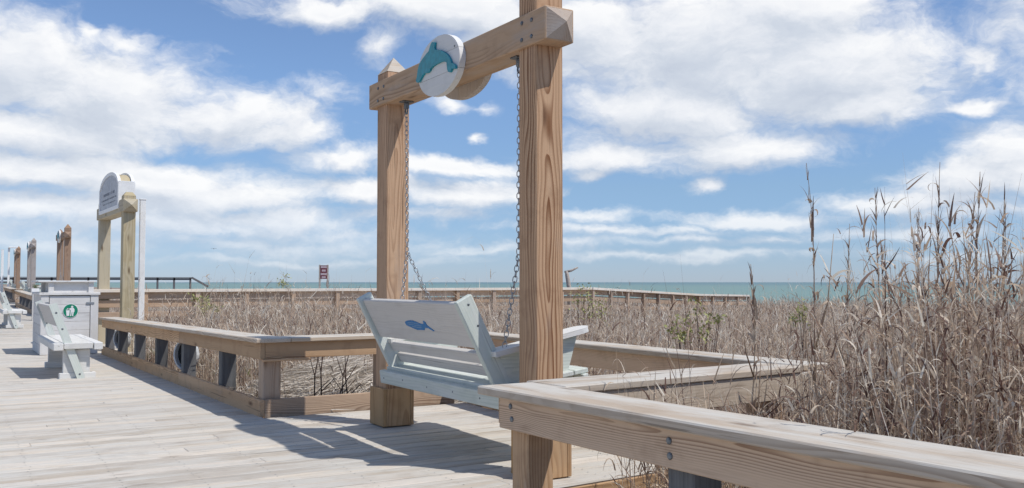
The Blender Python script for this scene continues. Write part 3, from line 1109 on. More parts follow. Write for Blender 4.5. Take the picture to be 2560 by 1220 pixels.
# ------------------------------------------------------------------ deck benches
def park_bench(x0, y0, L, label):
    z = zd(y0 + L / 2)
    b = thing('park_bench', (x0 + .3, y0 + L / 2, z), label, 'bench', 'pale park benches on the boardwalk')
    st = MB()
    st.box((x0 + .055, y0 + L / 2, z + .405), (.11, L, .085), ch=.006)
    st.box((x0 + .50, y0 + L / 2, z + .405), (.10, L, .085), ch=.006)
    st.box((x0 + .28, y0 + L / 2, z + .412), (.325, L - .05, .07), ch=.004)
    st.build('seat', M['bench'], b)
    for yy in (y0 + .16, y0 + L - .16):
        lg = MB()
        lg.box((x0 + .27, yy, z + .222), (.30, .085, .285), ch=.004)
        lg.box((x0 + .285, yy, z + .0415), (.41, .10, .079), ch=.006)
        lg.build('leg', M['bench'], b)
    for yy in (y0 + .085, y0 + L - .085):
        ar = MB()
        p0, p1 = Vector((x0 + .315, yy, z + .03)), Vector((x0 - .01, yy, z + .925))
        d_ = (p1 - p0).normalized()
        n2_ = Vector((d_.z, 0, -d_.x))
        pts = [(-.0 + .045 * math.cos(a), .045 * math.sin(a)) for a in np.linspace(math.pi * .5, math.pi * 1.5, 7)] + [((p1 - p0).length, -.045), ((p1 - p0).length, .045)]
        ar.prism(pts, p0 - Vector((0, .0215, 0)), d_, n2_, (0, 1, 0), .043)
        a_ = ar.build('back_arm', M['stain'], b)
        for k in (.04, .66, .88):
            bolt(p0.lerp(p1, k) - Vector((0, .0215, 0)), (0, -1, 0), .013, .005, a_)
    bk = MB()
    q0, q1 = p0.lerp(p1, .68) + n2_ * .0, p0.lerp(p1, .975)
    mid = (q0 + q1) / 2
    bk.box((mid.x - .0, y0 + L / 2, mid.z), ((q1 - q0).length, L - .17 - .045, .04), d_, (0, 1, 0), n2_, .005)
    bk.build('backrest', M['stain_plank'], b)
    return b


park_bench(1.15, 12.42, 2.15, 'pale wooden bench with leaning back standing in front of the bin')
park_bench(1.32, 27.0, 2.15, 'pale wooden bench cut by the left edge, behind the nearer bench')

# ------------------------------------------------------------------ gateway sign
gate = thing('gateway_sign', (2.93, 17.95, -.148), 'arched grey sign in a white frame on two pale timber posts', 'sign')
A0, A1 = Vector((2.845, 17.95, 0)), Vector((2.80, 20.55, 0))
gd = (A1 - A0).normalized()
gn = Vector((-gd.y, gd.x, 0))            # towards the walk
if gn.x > 0:
    gn = -gn
for q, zt in ((A0, 2.66), (A1, 2.70)):
    mb = MB()
    mb.box((q.x, q.y, (zt - .2) / 2), (.21, .21, zt + .2), gn, gd, ch=.008)
    po = mb.build('post', M['signpost'], gate)
    mb = MB()
    e = .105
    base = [q + gn * (sa * e) + gd * (sb * e) for sa, sb in ((-1, -1), (1, -1), (1, 1), (-1, 1))]
    top = [q + gn * (sa * e * .5) + gd * (sb * e * .5) for sa, sb in ((-1, -1), (1, -1), (1, 1), (-1, 1))]
    vs = [(v.x, v.y, zt) for v in base] + [(v.x, v.y, zt + .07) for v in top]
    fs = [(0, 1, 5, 4), (1, 2, 6, 5), (2, 3, 7, 6), (3, 0, 4, 7), (4, 5, 6, 7)]
    mb.raw(vs, fs + [f[::-1] for f in ()])
    mb.build('post_cap', M['signpost'], po)
mb = MB()
bz0, bz1 = 2.37, 2.60
s0, s1 = A0 - gd * .18, A1 + gd * .18
mb.bar((s0.x, s0.y, (bz0 + bz1) / 2), (s1.x, s1.y, (bz0 + bz1) / 2), .25, bz1 - bz0, ch=.008)
rg = [(sa * .121, sb * (bz1 - bz0) / 2 * .96) for sa, sb in ((-1, -1), (1, -1), (1, 1), (-1, 1))]
vs = [s0 + gd * .004 + gn * a + Vector((0, 0, (bz0 + bz1) / 2 + b)) for a, b in rg] + [s0 - gd * .11 + Vector((0, 0, (bz0 + bz1) / 2))]
mb.raw(vs, [(0, 1, 4), (1, 2, 4), (2, 3, 4), (3, 0, 4), (0, 4, 1), ][:4])
mb.build('beam', M['signpost'], gate)
# the arched board, a box between the posts with a face on each side
gc = (A0 + A1) / 2
hw = 1.09


def arch(h0, h1, hw_, rise, n=22):
    pts = [(-hw_, h0), (hw_, h0), (hw_, h1)]
    for i in range(1, n):
        a = math.pi * i / n
        pts.append((hw_ * .93 * math.cos(a), h1 + rise * math.sin(a)))
    pts.append((-hw_, h1))
    return pts


mb = MB()
mb.prism(arch(2.48, 2.93, hw - .05, .23), gc - gn * .09, gd, (0, 0, 1), gn, .18)
mb.build('sign_core', M['signpost'], gate)
for s_ in (-1, 1):
    c_ = gc + gd * (s_ * (hw - .022))
    MB().box((c_.x, c_.y, 2.705), (.045, .272, .50), gd, gn, ch=.003).build('sign_end', M['white'], gate)
for off in (.092, -.145):
    mb = MB()
    outer = arch(2.45, 2.93, hw, .27)
    inner = arch(2.52, 2.92, hw - .10, .215)
    no = len(outer)
    vs, fs = [], []
    for dep in (0, .053):
        for lst in (outer, inner):
            for (a, b) in lst:
                vs.append(gc + gn * (off + dep) + gd * a + Vector((0, 0, b)))
    for i in range(no):
        j = (i + 1) % no
        fs.append((i, j, no + j, no + i))
        fs.append((2 * no + i, 3 * no + i, 3 * no + j, 2 * no + j))
        fs.append((i, 2 * no + i, 2 * no + j, j))
        fs.append((no + i, no + j, 3 * no + j, 3 * no + i))
    mb.raw(vs, fs)
    fr = mb.build('sign_frame', M['white'], gate)
    mb = MB()
    sgn_ = 1 if off > 0 else -1
    mb.prism(arch(2.515, 2.92, hw - .09, .22), gc + gn * (off + .02), gd, (0, 0, 1), gn, .02)
    pn = mb.build('sign_panel', M['slate'], gate)
    if off > 0:
        mb = MB()
        fo_ = gc + gn * (off + .04)
        for k in range(9):       # worn painted lines of lettering, too faded to read
            for q in range(2):
                pass
        for (h, a0, a1, hh) in ((2.80, -.62, .62, .052), (2.70, -.80, .80, .030), (2.62, -.7, .7, .024)):
            a = a0
            while a < a1:
                wd = random.uniform(.03, .075)
                c_ = fo_ + gd * (a + wd / 2) + Vector((0, 0, h))
                mb.box((c_.x, c_.y, c_.z), (wd, .003, hh), gd, gn, ch=.0005)
                a += wd + random.choice((.022, .022, .06))
        mb.build('lettering', M['sign_ink_dark'], pn)
        mb = MB()
        for pts in ([(-.05, 2.86), (.05, 2.86), (.03, 3.0), (-.03, 3.0)], [(-.04, 3.005), (.04, 3.005), (.04, 3.03), (.0, 3.055), (-.04, 3.03)]):
            mb.prism(pts, fo_, gd, (0, 0, 1), gn, .004)
        mb.prism([(a * .6, 2.745 + b) for a, b in ((-1, 0), (1, 0), (1, .012), (-1, .012))], fo_, gd, (0, 0, 1), gn, .004)
        mb.build('emblem', M['sign_ink'], pn)

# ------------------------------------------------------------------ white poles, lamp
def pole(name, x, y, zt, w, label, cat):
    o = thing(name, (x, y, -.2), label, cat)
    mb = MB()
    mb.box((x, y, (zt - .25) / 2), (w, w, zt + .25), ch=.006)
    mb.build('shaft', M['white'], o)
    mb = MB()
    mb.box((x, y, zt + .012), (w + .015, w + .015, .022), ch=.004)
    mb.build('pole_cap', M['white'], o)
    return o


pole('white_pole', 3.17, 18.45, 2.64, .10, 'square white pole standing right of the gateway sign behind the railing', 'pole')
pole('white_pole', 2.95, 62.0, 3.0, .13, 'white pole at the far left edge, left of the lamp', 'pole')
lampo = pole('street_lamp', 3.2, 60.5, 3.05, .11, 'slim white lamp post with a small head at the far left', 'lamp')
MB().box((3.42, 60.4, 3.10), (.5, .16, .07), ch=.02).build('lamp_head', M['white'], lampo)

# ------------------------------------------------------------------ beach walkway railing
walk = thing('walkway_railing', (2.5, 20.35, -.148), 'long timber walkway railing with pale cap crossing behind the dune grass', 'railing')
PTS = [(2.45, 20.35, .945), (14.95, 20.35, .948), (21.3, 23.05, .70), (25.4, 24.8, .62)]
for i in range(3):
    a, b = Vector(PTS[i]), Vector(PTS[i + 1])
    d_ = (b - a).normalized()
    dh = Vector((d_.x, d_.y, 0)).normalized()
    nn = Vector((dh.y, -dh.x, 0))
    if nn.y > 0:
        nn = -nn
    L = (b - a).length
    mb = MB()
    k = max(1, round(L / 4))
    for j in range(k):
        q0, q1 = a.lerp(b, j / k), a.lerp(b, (j + 1) / k)
        mb.bar(q0 + Vector((0, 0, -.02)), q1 + Vector((0, 0, -.02)) - d_ * .004, .21, .062)
    mb.build('cap', M['railcap'], walk)
    for (z0, z1, nm) in ((-.185, -.045, 'upper_board'), (-.36, -.215, 'middle_board'), (-.565, -.455, 'lower_board')):
        mb = MB()
        for j in range(k):
            q0, q1 = a.lerp(b, j / k), a.lerp(b, (j + 1) / k)
            zc = Vector((0, 0, (z0 + z1) / 2))
            mb.bar(q0 + zc - nn * .035, q1 + zc - nn * .035 - d_ * .004, .038, z1 - z0)
        mb.build(nm, M['walkrail'], walk)
    npost = round(L / 1.03)
    for j in range(npost + (1 if i == 2 else 0)):
        q = a.lerp(b, (j + .08) / npost)
        mb = MB()
        mb.box((q.x + nn.x * .032, q.y + nn.y * .032, q.z - .045 - .62), (.09, .09, 1.24), dh, nn, ch=.004)
        mb.build('post', M['walkrail'], walk)

# far dark walkway on the dune
darkw = thing('far_walkway', (10, 75, 0), 'dark distant walkway railing on the dune at the left horizon', 'walkway')
mb = MB()
mb.bar((-2, 75, 1.46), (16.6, 75, 1.46), .22, .05)
mb.build('cap', M['darkrail'], darkw)
mb = MB()
mb.bar((-2, 75.02, 1.34), (16.5, 75.02, 1.34), .05, .15)
mb.build('upper_board', M['darkrail'], darkw)
mb = MB()
mb.bar((-2, 75.02, 1.10), (9.0, 75.02, 1.10), .05, .12)
mb.build('lower_board', M['darkrail'], darkw)
mb = MB()
mb.bar((16.6, 75, 1.45), (17.9, 75.2, .75), .12, .14)
mb.build('stair_rail', M['darkrail'], darkw)
for i in range(16):
    xx = -1.8 + i * 1.22
    mb = MB()
    mb.box((xx, 75.06, .68), (.13, .13, 1.5))
    mb.build('post', M['darkrail'], darkw)

# red four line notice on two posts beyond the walkway
ns = thing('notice_sign', (15.2, 50, -.1), 'small maroon notice with four rows of white lettering on two posts', 'sign')
az0 = YAW + math.atan((809.5 - 1280) / FPX)
dist = 48.0 / math.cos(math.atan((809.5 - 1280) / FPX))
nx_, ny_ = dist * math.sin(az0), dist * math.cos(az0)
ns.location = (nx_, ny_, 0)
ORIGIN[ns.name] = Vector((nx_, ny_, 0))
ex_ = Vector((math.cos(az0), -math.sin(az0), 0))
ey_ = Vector((math.sin(az0), math.cos(az0), 0))
for s_ in (-.2, .2):
    mb = MB()
    q = Vector((nx_, ny_, 0)) + ex_ * s_
    mb.box((q.x, q.y, .95), (.09, .09, 2.1), ex_, ey_, ch=.004)
    mb.build('post', M['drift'], ns)
mb = MB()
q = Vector((nx_, ny_, 0)) - ey_ * .05
mb.box((q.x, q.y, 1.62), (.34, .02, .70), ex_, ey_, ch=.003)
bd = mb.build('board', M['red'], ns)
mb = MB()
for r_, (wd, h) in enumerate(((.30, 1.88), (.20, 1.70), (.31, 1.52), (.20, 1.36))):
    nlet = 5 if wd > .25 else 4
    for i in range(nlet):
        c_ = q + ex_ * (-wd / 2 + wd * (i + .5) / nlet) - ey_ * .012
        mb.box((c_.x, c_.y, h), (wd / nlet - .014, .004, .10), ex_, ey_, ch=.0005)
mb.build('lettering', M['sign_white'], bd)

# driftwood post by the walkway
az0 = YAW + math.atan((1418 - 1280) / FPX)
dx_, dy_ = 26 * math.sin(az0), 26 * math.cos(az0)
dr = thing('driftwood_post', (dx_, dy_, 0), 'crooked driftwood post with a slanting arm just right of the swing post', 'post')
ex_ = Vector((math.cos(az0), -math.sin(az0), 0))
q = Vector((dx_, dy_, 0))
mb = MB()
mb.tube([q + ex_ * .08 + Vector((0, 0, -.3)), q + ex_ * .06 + Vector((0, 0, .9)), q + Vector((0, 0, 1.30)), q - ex_ * .02 + Vector((0, 0, 1.42))], [.07, .065, .06, .04], 7)
mb.build('trunk', M['drift'], dr, smooth=True)
mb = MB()
mb.tube([q - ex_ * .08 + Vector((0, 0, 1.385)), q + ex_ * .1 + Vector((0, 0, 1.42)), q + ex_ * .30 + Vector((0, 0, 1.515))], [.03, .035, .022], 6)
mb.build('arm', M['drift'], dr, smooth=True)

# flower box on a pedestal beyond the bin
az0 = YAW + math.atan((89.5 - 1280) / FPX)
fx, fy = 27.5 / math.cos(math.atan((89.5 - 1280) / FPX)) * math.sin(az0), 27.5 / math.cos(math.atan((89.5 - 1280) / FPX)) * math.cos(az0)
fb = thing('flower_box', (fx, fy, zd(fy)), 'small white flower box with green plant showing left of the bin lid', 'planter')
MB().box((fx, fy, (zd(fy) + .78) / 2), (.15, .15, .78 - zd(fy)), ch=.004).build('pedestal', M['stain_plank'], fb)
MB().box((fx, fy, .85), (.20, .20, .13), ch=.005).build('box', M['white'], fb)
mb = MB()
for i in range(90):
    a = random.uniform(0, 6.28)
    r_ = random.uniform(0, .10)
    c_ = Vector((fx + r_ * math.cos(a), fy + r_ * math.sin(a), .91 + random.uniform(0, .12)))
    u = Vector((random.gauss(0, 1), random.gauss(0, 1), random.gauss(.4, 1))).normalized() * .035
    v_ = u.orthogonal().normalized() * .014
    mb.raw([c_ - v_, c_ + u * .5 + v_, c_ + u, c_ - u * .2 + v_], [(0, 1, 2, 3)])
mb.build('foliage', M['leaf'], fb)

# a gull far off
az0 = YAW + math.atan((534 - 1280) / FPX)
bd_ = 150 / math.cos(math.atan((534 - 1280) / FPX))
bx, by = bd_ * math.sin(az0), bd_ * math.cos(az0)
mb = MB()
ex_ = Vector((math.cos(az0), -math.sin(az0), 0))
bq = Vector((bx, by, 1.1 + (705.5 - 622) / FPX * 150))
fwd_ = Vector((ex_.y * -1, ex_.x, 0))
vs = []
for s_, h, c0 in ((-.45, .02, .05), (-.22, .11, .09), (0, .03, .11), (.22, .11, .09), (.45, .02, .05)):
    for k in (-1, 1):
        vs.append(bq + ex_ * s_ + fwd_ * (k * c0) + Vector((0, 0, h + .012)))
    for k in (-1, 1):
        vs.append(bq + ex_ * s_ + fwd_ * (k * c0) + Vector((0, 0, h - .012)))
fs = []
for i in range(4):
    o_ = i * 4
    fs += [(o_, o_ + 1, o_ + 5, o_ + 4), (o_ + 2, o_ + 6, o_ + 7, o_ + 3), (o_, o_ + 4, o_ + 6, o_ + 2), (o_ + 1, o_ + 3, o_ + 7, o_ + 5)]
mb.raw(vs, fs)
mb.tube([bq + fwd_ * .26, bq + fwd_ * .15, bq, bq - fwd_ * .18, bq - fwd_ * .3], [.015, .05, .07, .045, .015], 7)
tag(mb.build('gull', M['bird']), 'tiny grey gull flying low in the sky left of the notice sign', 'bird')


# ------------------------------------------------------------------ dune grass
def ribbons(base, az_, th0, curl, length, width, K, rnd, rise=None):
    """curving blades. base (n,3); az_ heading; th0 start angle from vertical; curl total bend; returns verts, faces, rnd"""
    n = len(base)
    s = np.linspace(0, 1, K + 1)
    ang = th0[:, None] + curl[:, None] * s[None, :] ** 1.3
    step = length[:, None] / K
    dr_ = np.sin(ang) * step
    dz_ = np.cos(ang) * step
    r = np.concatenate([np.zeros((n, 1)), np.cumsum(dr_[:, :-1], 1)], 1)
    z = np.concatenate([np.zeros((n, 1)), np.cumsum(dz_[:, :-1], 1)], 1)
    cx_ = base[:, 0:1] + r * np.cos(az_)[:, None]
    cy_ = base[:, 1:2] + r * np.sin(az_)[:, None]
    cz_ = base[:, 2:3] + z
    tw = az_ + math.pi / 2 + rng.normal(0, .7, n)
    wdt = width[:, None] * (1 - s[None, :] ** 2 * .92) * .5
    ox, oy = np.cos(tw)[:, None] * wdt, np.sin(tw)[:, None] * wdt
    oz = rng.normal(0, .35, n)[:, None] * wdt
    A = np.stack([cx_ - ox, cy_ - oy, cz_ - oz], -1)
    B = np.stack([cx_ + ox, cy_ + oy, cz_ + oz], -1)
    V = np.stack([A, B], 2).reshape(n, (K + 1) * 2, 3)
    b0 = (np.arange(n) * (K + 1) * 2)[:, None]
    k = np.arange(K)[None, :] * 2
    F = np.stack([b0 + k, b0 + k + 1, b0 + k + 3, b0 + k + 2], -1).reshape(-1, 4)
    return V.reshape(-1, 3), F, np.repeat(rnd, (K + 1) * 2), np.stack([cx_, cy_, cz_], -1)


class Acc:
    def __init__(self):
        self.V, self.F, self.Rn, self.o = [], [], [], 0

    def add(self, v, f, r):
        self.V.append(v)
        self.F.append(f + self.o)
        self.Rn.append(r)
        self.o += len(v)

    def build(self, name, mat, parent=None):
        V = np.concatenate(self.V).astype(np.float32)
        F = np.concatenate(self.F).astype(np.int32)
        Rn = np.concatenate(self.Rn).astype(np.float32)
        o0 = ORIGIN.get(parent.name, Vector((0, 0, 0))) if parent else Vector((0, 0, 0))
        me = bpy.data.meshes.new(name)
        me.vertices.add(len(V))
        a = me.attributes.new('wc', 'FLOAT_VECTOR', 'POINT')
        a.data.foreach_set('vector', V.ravel())
        V = V - np.array(o0, dtype=np.float32)
        me.vertices.foreach_set('co', V.ravel())
        me.loops.add(F.size)
        me.loops.foreach_set('vertex_index', F.ravel())
        me.polygons.add(len(F))
        me.polygons.foreach_set('loop_start', np.arange(0, F.size, 4, dtype=np.int32))
        a = me.attributes.new('rnd', 'FLOAT', 'POINT')
        a.data.foreach_set('value', Rn)
        me.materials.append(mat)
        me.update(calc_edges=True)
        o = bpy.data.objects.new(name, me)
        COL.objects.link(o)
        if parent:
            o.parent = parent
            ORIGIN[o.name] = o0
        return o


def allowed(x, y, m=.06):
    """ground that is planted: not walk, not the swing bay, not the beach walkway"""
    ok = np.zeros(len(x), bool)
    ok |= (y < 3.30 - m) & (x > 2.40 + m)
    ok |= (y >= 3.2) & (y < 7.9) & (x > 4.36 + m)
    ok |= (y > 7.75 + m) & (y < 17.2) & (x > 2.45 + m + (y - 7.57) * .0145)
    ok &= ~((y > 7.5) & (y < 9.3) & (x < 4.2) & (rng.uniform(0, 1, len(x)) > .05))
    ok |= (y >= 17.2) & (y < 17.65) & (x > 3.3)
    ok |= (y > 20.75) & (y < 34) & (x > 4.7)
    ok |= (y >= 34.8) & (y < 44.9) & (x > 3.1)
    ok |= (y >= 44.9) & (x > 5.2)
    ok |= (y > 17.6) & (y <= 20.8) & (x > 16.4)
    ok |= (y >= 49.6) & (y < 57.8) & (x > 3.2)
    return ok


def clumpy(x, y):
    return .5 + .5 * np.sin(x * 1.9 + 2 * np.sin(y * .8)) * np.sin(y * 1.7 + 1.5 * np.sin(x * 1.1 + 2))


def scatter(n, d0, d1, az0, az1, power=1.0):
    a = rng.uniform(R(az0), R(az1), n)
    d = d0 * (d1 / d0) ** rng.uniform(0, 1, n) if power == 1 else np.sqrt(rng.uniform(d0 * d0, d1 * d1, n))
    x, y = d * np.sin(a), d * np.cos(a)
    k = allowed(x, y)
    return x[k], y[k], d[k]


grass = Acc()


def field(n, d0, d1, az0, az1, hmin, hmax, wst, nleaf, wl, Ks, Kl, power=0, tall=.04, leaflen=(.12, .38), light=0.):
    x, y, d = scatter(n, d0, d1, az0, az1, power)
    n = len(x)
    if not n:
        return
    cl = clumpy(x, y)
    h = rng.uniform(hmin, hmax, n) * (.80 + .28 * cl)
    tl = rng.uniform(0, 1, n) < tall
    h = np.where(tl, h * rng.uniform(1.25, 1.6, n), h)
    base = np.stack([x, y, ground_z(x, y) - .02], -1)
    tone = np.clip(rng.normal(.53 + light, .32, n) + .12 * (cl - .5), 0, .95)
    az_ = rng.uniform(0, 6.283, n)
    v, f, r, ctr = ribbons(base, az_, np.abs(rng.normal(.05, .07, n)), rng.normal(.10, .20, n), h, np.full(n, wst) * rng.uniform(.7, 1.3, n), Ks, tone)
    grass.add(v, f, r)
    for q in range(nleaf):
        u = rng.uniform(.25, .97, n)
        i0 = np.minimum((u * Ks).astype(int), Ks - 1)
        fr_ = u * Ks - i0
        bp = ctr[np.arange(n), i0] * (1 - fr_[:, None]) + ctr[np.arange(n), i0 + 1] * fr_[:, None]
        ln = rng.uniform(*leaflen, n)
        dead = rng.uniform(0, 1, n)
        curl = np.where(dead < .6, rng.uniform(1.2, 3.2, n), rng.normal(.3, .4, n))
        lt = np.clip(tone + rng.normal(0, .22, n), 0, .955)
        low = (u < .45) & (rng.uniform(0, 1, n) < .10)
        lt = np.where(low, rng.uniform(.966, 1, n), lt)
        v, f, r, _ = ribbons(bp, rng.uniform(0, 6.283, n), rng.uniform(.25, 1.0, n), curl, ln, np.full(n, wl) * rng.uniform(.5, 1.5, n), Kl, lt)
        grass.add(v, f, r)


# near right bed, middle, far, and what reaches to the beach
field(3400, 2.6, 6.0, 38, 66, .60, 1.08, .0042, 8, .0060, 6, 6, tall=.06, leaflen=(.06, .20))
field(380, 2.9, 6.2, 48.5, 54, 1.0, 1.5, .0048, 12, .0062, 9, 6, tall=0, leaflen=(.04, .12))
field(720, 2.9, 6.2, 53.5, 63, 1.12, 1.70, .0050, 14, .0064, 9, 6, tall=0, leaflen=(.04, .12))
field(200, 3.4, 4.9, 53.2, 57.2, 1.25, 1.80, .0062, 16, .0072, 9, 6, tall=0, leaflen=(.04, .13), light=-.12)
field(160, 3.2, 4.6, 59.2, 61.8, 1.2, 1.65, .0060, 16, .0072, 9, 6, tall=0, leaflen=(.04, .13), light=-.08)
field(8500, 4.6, 9.5, 12, 62, .62, 1.02, .0042, 6, .0060, 4, 4, tall=.05, leaflen=(.07, .20))
field(17000, 9.0, 18.5, 8, 62, .66, 1.04, .0058, 5, .0080, 3, 3, tall=.06, leaflen=(.08, .22), light=.10)
field(6000, 8.0, 19.5, 13, 34, .85, 1.18, .0055, 5, .0080, 4, 3, tall=.06, leaflen=(.08, .24), light=.13)
field(260, 9.0, 19.0, 11, 40, 1.25, 1.55, .0060, 5, .0075, 6, 3, tall=0, leaflen=(.06, .16))
field(14000, 18, 34, 6, 63, .55, .94, .0105, 4, .0125, 3, 3, tall=.06, leaflen=(.10, .28), light=.08)
field(11000, 33, 62, 3, 64, .5, .85, .022, 2, .026, 2, 2, tall=.04)
gobj = grass.build('dune_grass', M['grass'])
tag(gobj, 'dry brown dune grass filling the beds and the dunes behind the railings', 'grass', kind='stuff')

# flattened bleached straw in the bed by the swing
st = Acc()
n = 3400
x = rng.uniform(2.45, 4.3, n)
y = rng.uniform(7.8, 9.6, n)
hh = .30 * np.exp(-((x - 3.1) / .9) ** 2 - ((y - 8.7) / .65) ** 2)
bz = np.stack([x, y, -.12 + hh * 1.4 + rng.uniform(-.03, .03, n)], -1)
v, f, r, _ = ribbons(bz, np.sin(x * 2.3) * .9 + np.cos(y * 3.1) * .7 - .5 + rng.normal(0, .35, n), rng.uniform(1.25, 1.62, n), rng.normal(.15, .22, n), rng.uniform(.3, .65, n), rng.uniform(.005, .010, n), 4, rng.uniform(0, 1, n))
st.add(v, f, r)
tag(st.build('straw_litter', M['straw']), 'flattened mat of bleached straw under the short railing', 'straw', kind='stuff')

# ------------------------------------------------------------------ tall reeds one can count, right foreground
REEDS = [  # foot direction in the view (px), distance, height of tip (px), lean in px
    (2062, 3.9, 405, -55, 'tall leaning reed with curled leaf tips, leftmost of the tall reeds'),
    (2105, 4.6, 560, 15, 'slim straight reed beside the leaning reed with curled tips'),
    (2215, 4.3, 470, -30, 'upright reed with a few drooping leaves against the sea'),
    (2300, 4.9, 520, 0, 'thin pale reed in the gap left of the tallest reeds'),
    (2338, 4.0, 405, 8, 'tallest pale reed with feathery top among the right reeds'),
    (2392, 3.8, 480, 40, 'dark purple brown reed leaning right among the tallest reeds'),
    (2425, 4.1, 430, 22, 'thick pale reed with split leaves right of the dark reed'),
    (2500, 4.2, 470, 5, 'straight reed with dark hanging leaves near the right edge'),
    (2528, 3.6, 590, 50, 'bent reed with a nodding top at the right edge'),
    (2260, 3.7, 600, -45, 'short reed with a heavy hooked dry leaf'),
    (1895, 4.0, 660, -30, 'thin nodding reed rising before the sea near the railing corner'),
]
for (px, D, top, lean, lab) in REEDS:
    azr = YAW + math.atan((px - 1280) / FPX)
    dist = D / math.cos(math.atan((px - 1280) / FPX))
    x_, y_ = dist * math.sin(azr), dist * math.cos(azr)
    if not allowed(np.array([x_]), np.array([y_]))[0]:
        x_ = max(x_, 2.6)
        y_ = min(y_, 3.1)
    z_ = float(ground_z(x_, y_))
    Dn = x_ * math.sin(YAW) + y_ * math.cos(YAW)
    H = 1.1 + (705.5 - top) / FPX * Dn - z_
    rd = thing('tall_reed', (x_, y_, z_), lab, 'reed', 'tall dry reeds in the right foreground')
    ex_ = Vector((math.cos(YAW), -math.sin(YAW), 0))
    lm = lean / FPX * Dn
    path, rads = [], []
    K = 12
    ph = random.uniform(0, 6)
    for k in range(K + 1):
        u = k / K
        wob = .018 * math.sin(u * 7 + ph)
        path.append(Vector((x_, y_, z_)) + ex_ * (lm * u ** 1.6 + wob) + Vector((.02 * math.sin(u * 5 + ph * 2), .02 * math.cos(u * 4 + ph), H * u)))
        rads.append(max(.0012, .0060 * (1 - u) ** .7))
    mb = MB()
    mb.tube(path, rads, 5, rnd=random.uniform(.35, .8))
    for q in range(4):          # side shoots
        k0 = random.randint(4, 8)
        b0 = path[k0]
        a_ = random.uniform(0, 6.283)
        ln = H * random.uniform(.12, .26)
        hv = Vector((math.cos(a_), math.sin(a_), 0))
        mb.tube([b0, b0 + hv * ln * .16 + Vector((0, 0, ln * .4)), b0 + hv * ln * .24 + Vector((0, 0, ln))], [.0036, .0028, .0011], 4, rnd=random.uniform(.3, .8))
    stem = mb.build('stem', M['reed'], rd, smooth=True)
    lf = Acc()
    nl = 20
    us = np.linspace(.22, .93, nl) + rng.normal(0, .02, nl)
    bp = np.array([path[min(K - 1, int(u * K))].lerp(path[min(K, int(u * K) + 1)], u * K - int(u * K)) for u in us])
    v, f, r, _ = ribbons(bp, rng.uniform(0, 6.283, nl), rng.uniform(.15, .6, nl), rng.choice([.4, 1.6, 2.6, 4.6], nl) * rng.uniform(.8, 1.2, nl), rng.uniform(.06, .15, nl) * (1.15 - us * .5), rng.uniform(.008, .016, nl), 9, np.clip(rng.normal(.6, .3, nl), 0, 1))
    lf.add(v, f, r)
    # feathery head
    nh = 16
    bp = np.array([path[K].lerp(path[K - 3], u) for u in rng.uniform(.1, 1, nh)])
    v, f, r, _ = ribbons(bp, rng.uniform(0, 6.283, nh), rng.uniform(.05, .4, nh), rng.uniform(-.2, .8, nh), rng.uniform(.04, .10, nh), rng.uniform(.003, .007, nh), 4, np.clip(rng.normal(.45, .3, nh), 0, 1))
    lf.add(v, f, r)
    # sheaths hugging the stem
    us2 = np.linspace(.1, .85, 9)
    bp = np.array([path[min(K - 1, int(u * K))] for u in us2]) + rng.normal(0, .003, (9, 3))
    v, f, r, _ = ribbons(bp, rng.uniform(0, 6.283, 9), rng.uniform(.02, .12, 9), rng.uniform(.1, .7, 9), rng.uniform(.1, .2, 9), rng.uniform(.007, .012, 9), 4, rng.uniform(.1, .9, 9))
    lf.add(v, f, r)
    lf.build('leaves', M['reed'], rd)

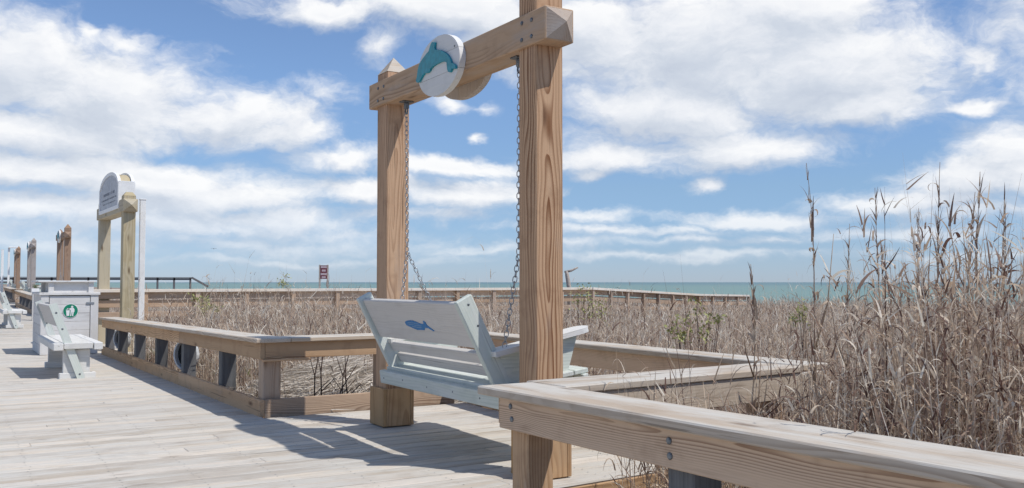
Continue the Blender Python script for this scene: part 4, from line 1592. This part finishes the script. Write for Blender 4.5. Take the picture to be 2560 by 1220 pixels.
# ------------------------------------------------------------------ green shrubs in the grass
SHR = [(1750, 795, 9.0, .15, 'yellow green shrub in mid grass, upper right of a close pair'), (1708, 838, 8.4, .13, 'small yellow green shrub in mid grass, lower left of a close pair'),
       (1500, 775, 15, .28, 'yellow green shrub below the end of the walkway railing'), (1452, 785, 13, .26, 'yellow green shrub nearest the tall swing post'),
       (2000, 790, 9.5, .12, 'lone green shrub in the right grass below the sea'), (505, 764, 14, .16, 'green sprig by the walkway railing above the left bed, beside its twin'),
       (528, 768, 14.5, .15, 'paler green sprig right of its twin below the walkway railing'), (708, 700, 24, .20, 'green leafy stems standing above the walkway cap left of the notice sign')]
for (px, py, D, s_, lab) in SHR:
    azr = YAW + math.atan((px - 1280) / FPX)
    dist = D / math.cos(math.atan((px - 1280) / FPX))
    x_, y_ = dist * math.sin(azr), dist * math.cos(azr)
    zc = 1.1 - (py - 705.5) / FPX * D
    zg = float(ground_z(x_, y_))
    sh = thing('green_shrub', (x_, y_, zg), lab, 'shrub', 'green shrubs scattered in the dune grass')
    mb = MB()
    tips = []
    for k in range(7):
        tip = Vector((x_ + random.gauss(0, s_ * .5), y_ + random.gauss(0, s_ * .5), zc + random.gauss(.02, s_ * .5)))
        tips.append(tip)
        b0 = Vector((x_, y_, zg))
        mb.tube([b0, b0.lerp(tip, .5) + Vector((random.gauss(0, .03), random.gauss(0, .03), .03)), tip], [.006, .004, .002], 4)
    mb.build('stem', M['twig'], sh)
    mb = MB()
    for tip in tips:
        for k in range(18):
            c_ = tip + Vector((random.gauss(0, s_ * .22), random.gauss(0, s_ * .22), random.gauss(-s_ * .12, s_ * .25)))
            u = Vector((random.gauss(0, 1), random.gauss(0, 1), random.gauss(.5, 1))).normalized() * random.uniform(.03, .06) * (D / 9) ** .3
            w_ = u.cross(Vector((random.gauss(0, 1), random.gauss(0, 1), random.gauss(0, 1)))).normalized() * u.length * .2
            mb.raw([c_, c_ + u * .5 + w_, c_ + u, c_ + u * .5 - w_], [(0, 1, 2, 3)])
    mb.build('foliage', M['yleaf'], sh)

# bare twigs in the bed by the short railing
tw = thing('bare_twigs', (3.0, 8.1, -.2), 'dark bare forked twigs standing in the straw under the short railing', 'twigs')
mb = MB()
for (x_, y_, a, h) in ((2.84, 8.0, .03, .75), (2.93, 8.05, -.02, .8), (3.03, 8.0, .22, .5), (3.13, 8.1, .08, .7), (3.2, 8.05, -.12, .6)):
    p0 = Vector((x_, y_, -.15))
    p1 = p0 + Vector((a * .3, .02, h * .55))
    p2 = p1 + Vector((a * .5 + .06, .03, h * .45))
    mb.tube([p0, p1, p2], [.008, .006, .003], 5)
    mb.tube([p1, p1 + Vector((-.05 - a * .2, .02, h * .30))], [.005, .002], 4)
    mb.tube([p0.lerp(p1, .6), p0.lerp(p1, .6) + Vector((.12, -.02, .12)), p0.lerp(p1, .6) + Vector((.2, 0, .03))], [.005, .004, .002], 4)
mb.build('stem', M['twig'], tw)
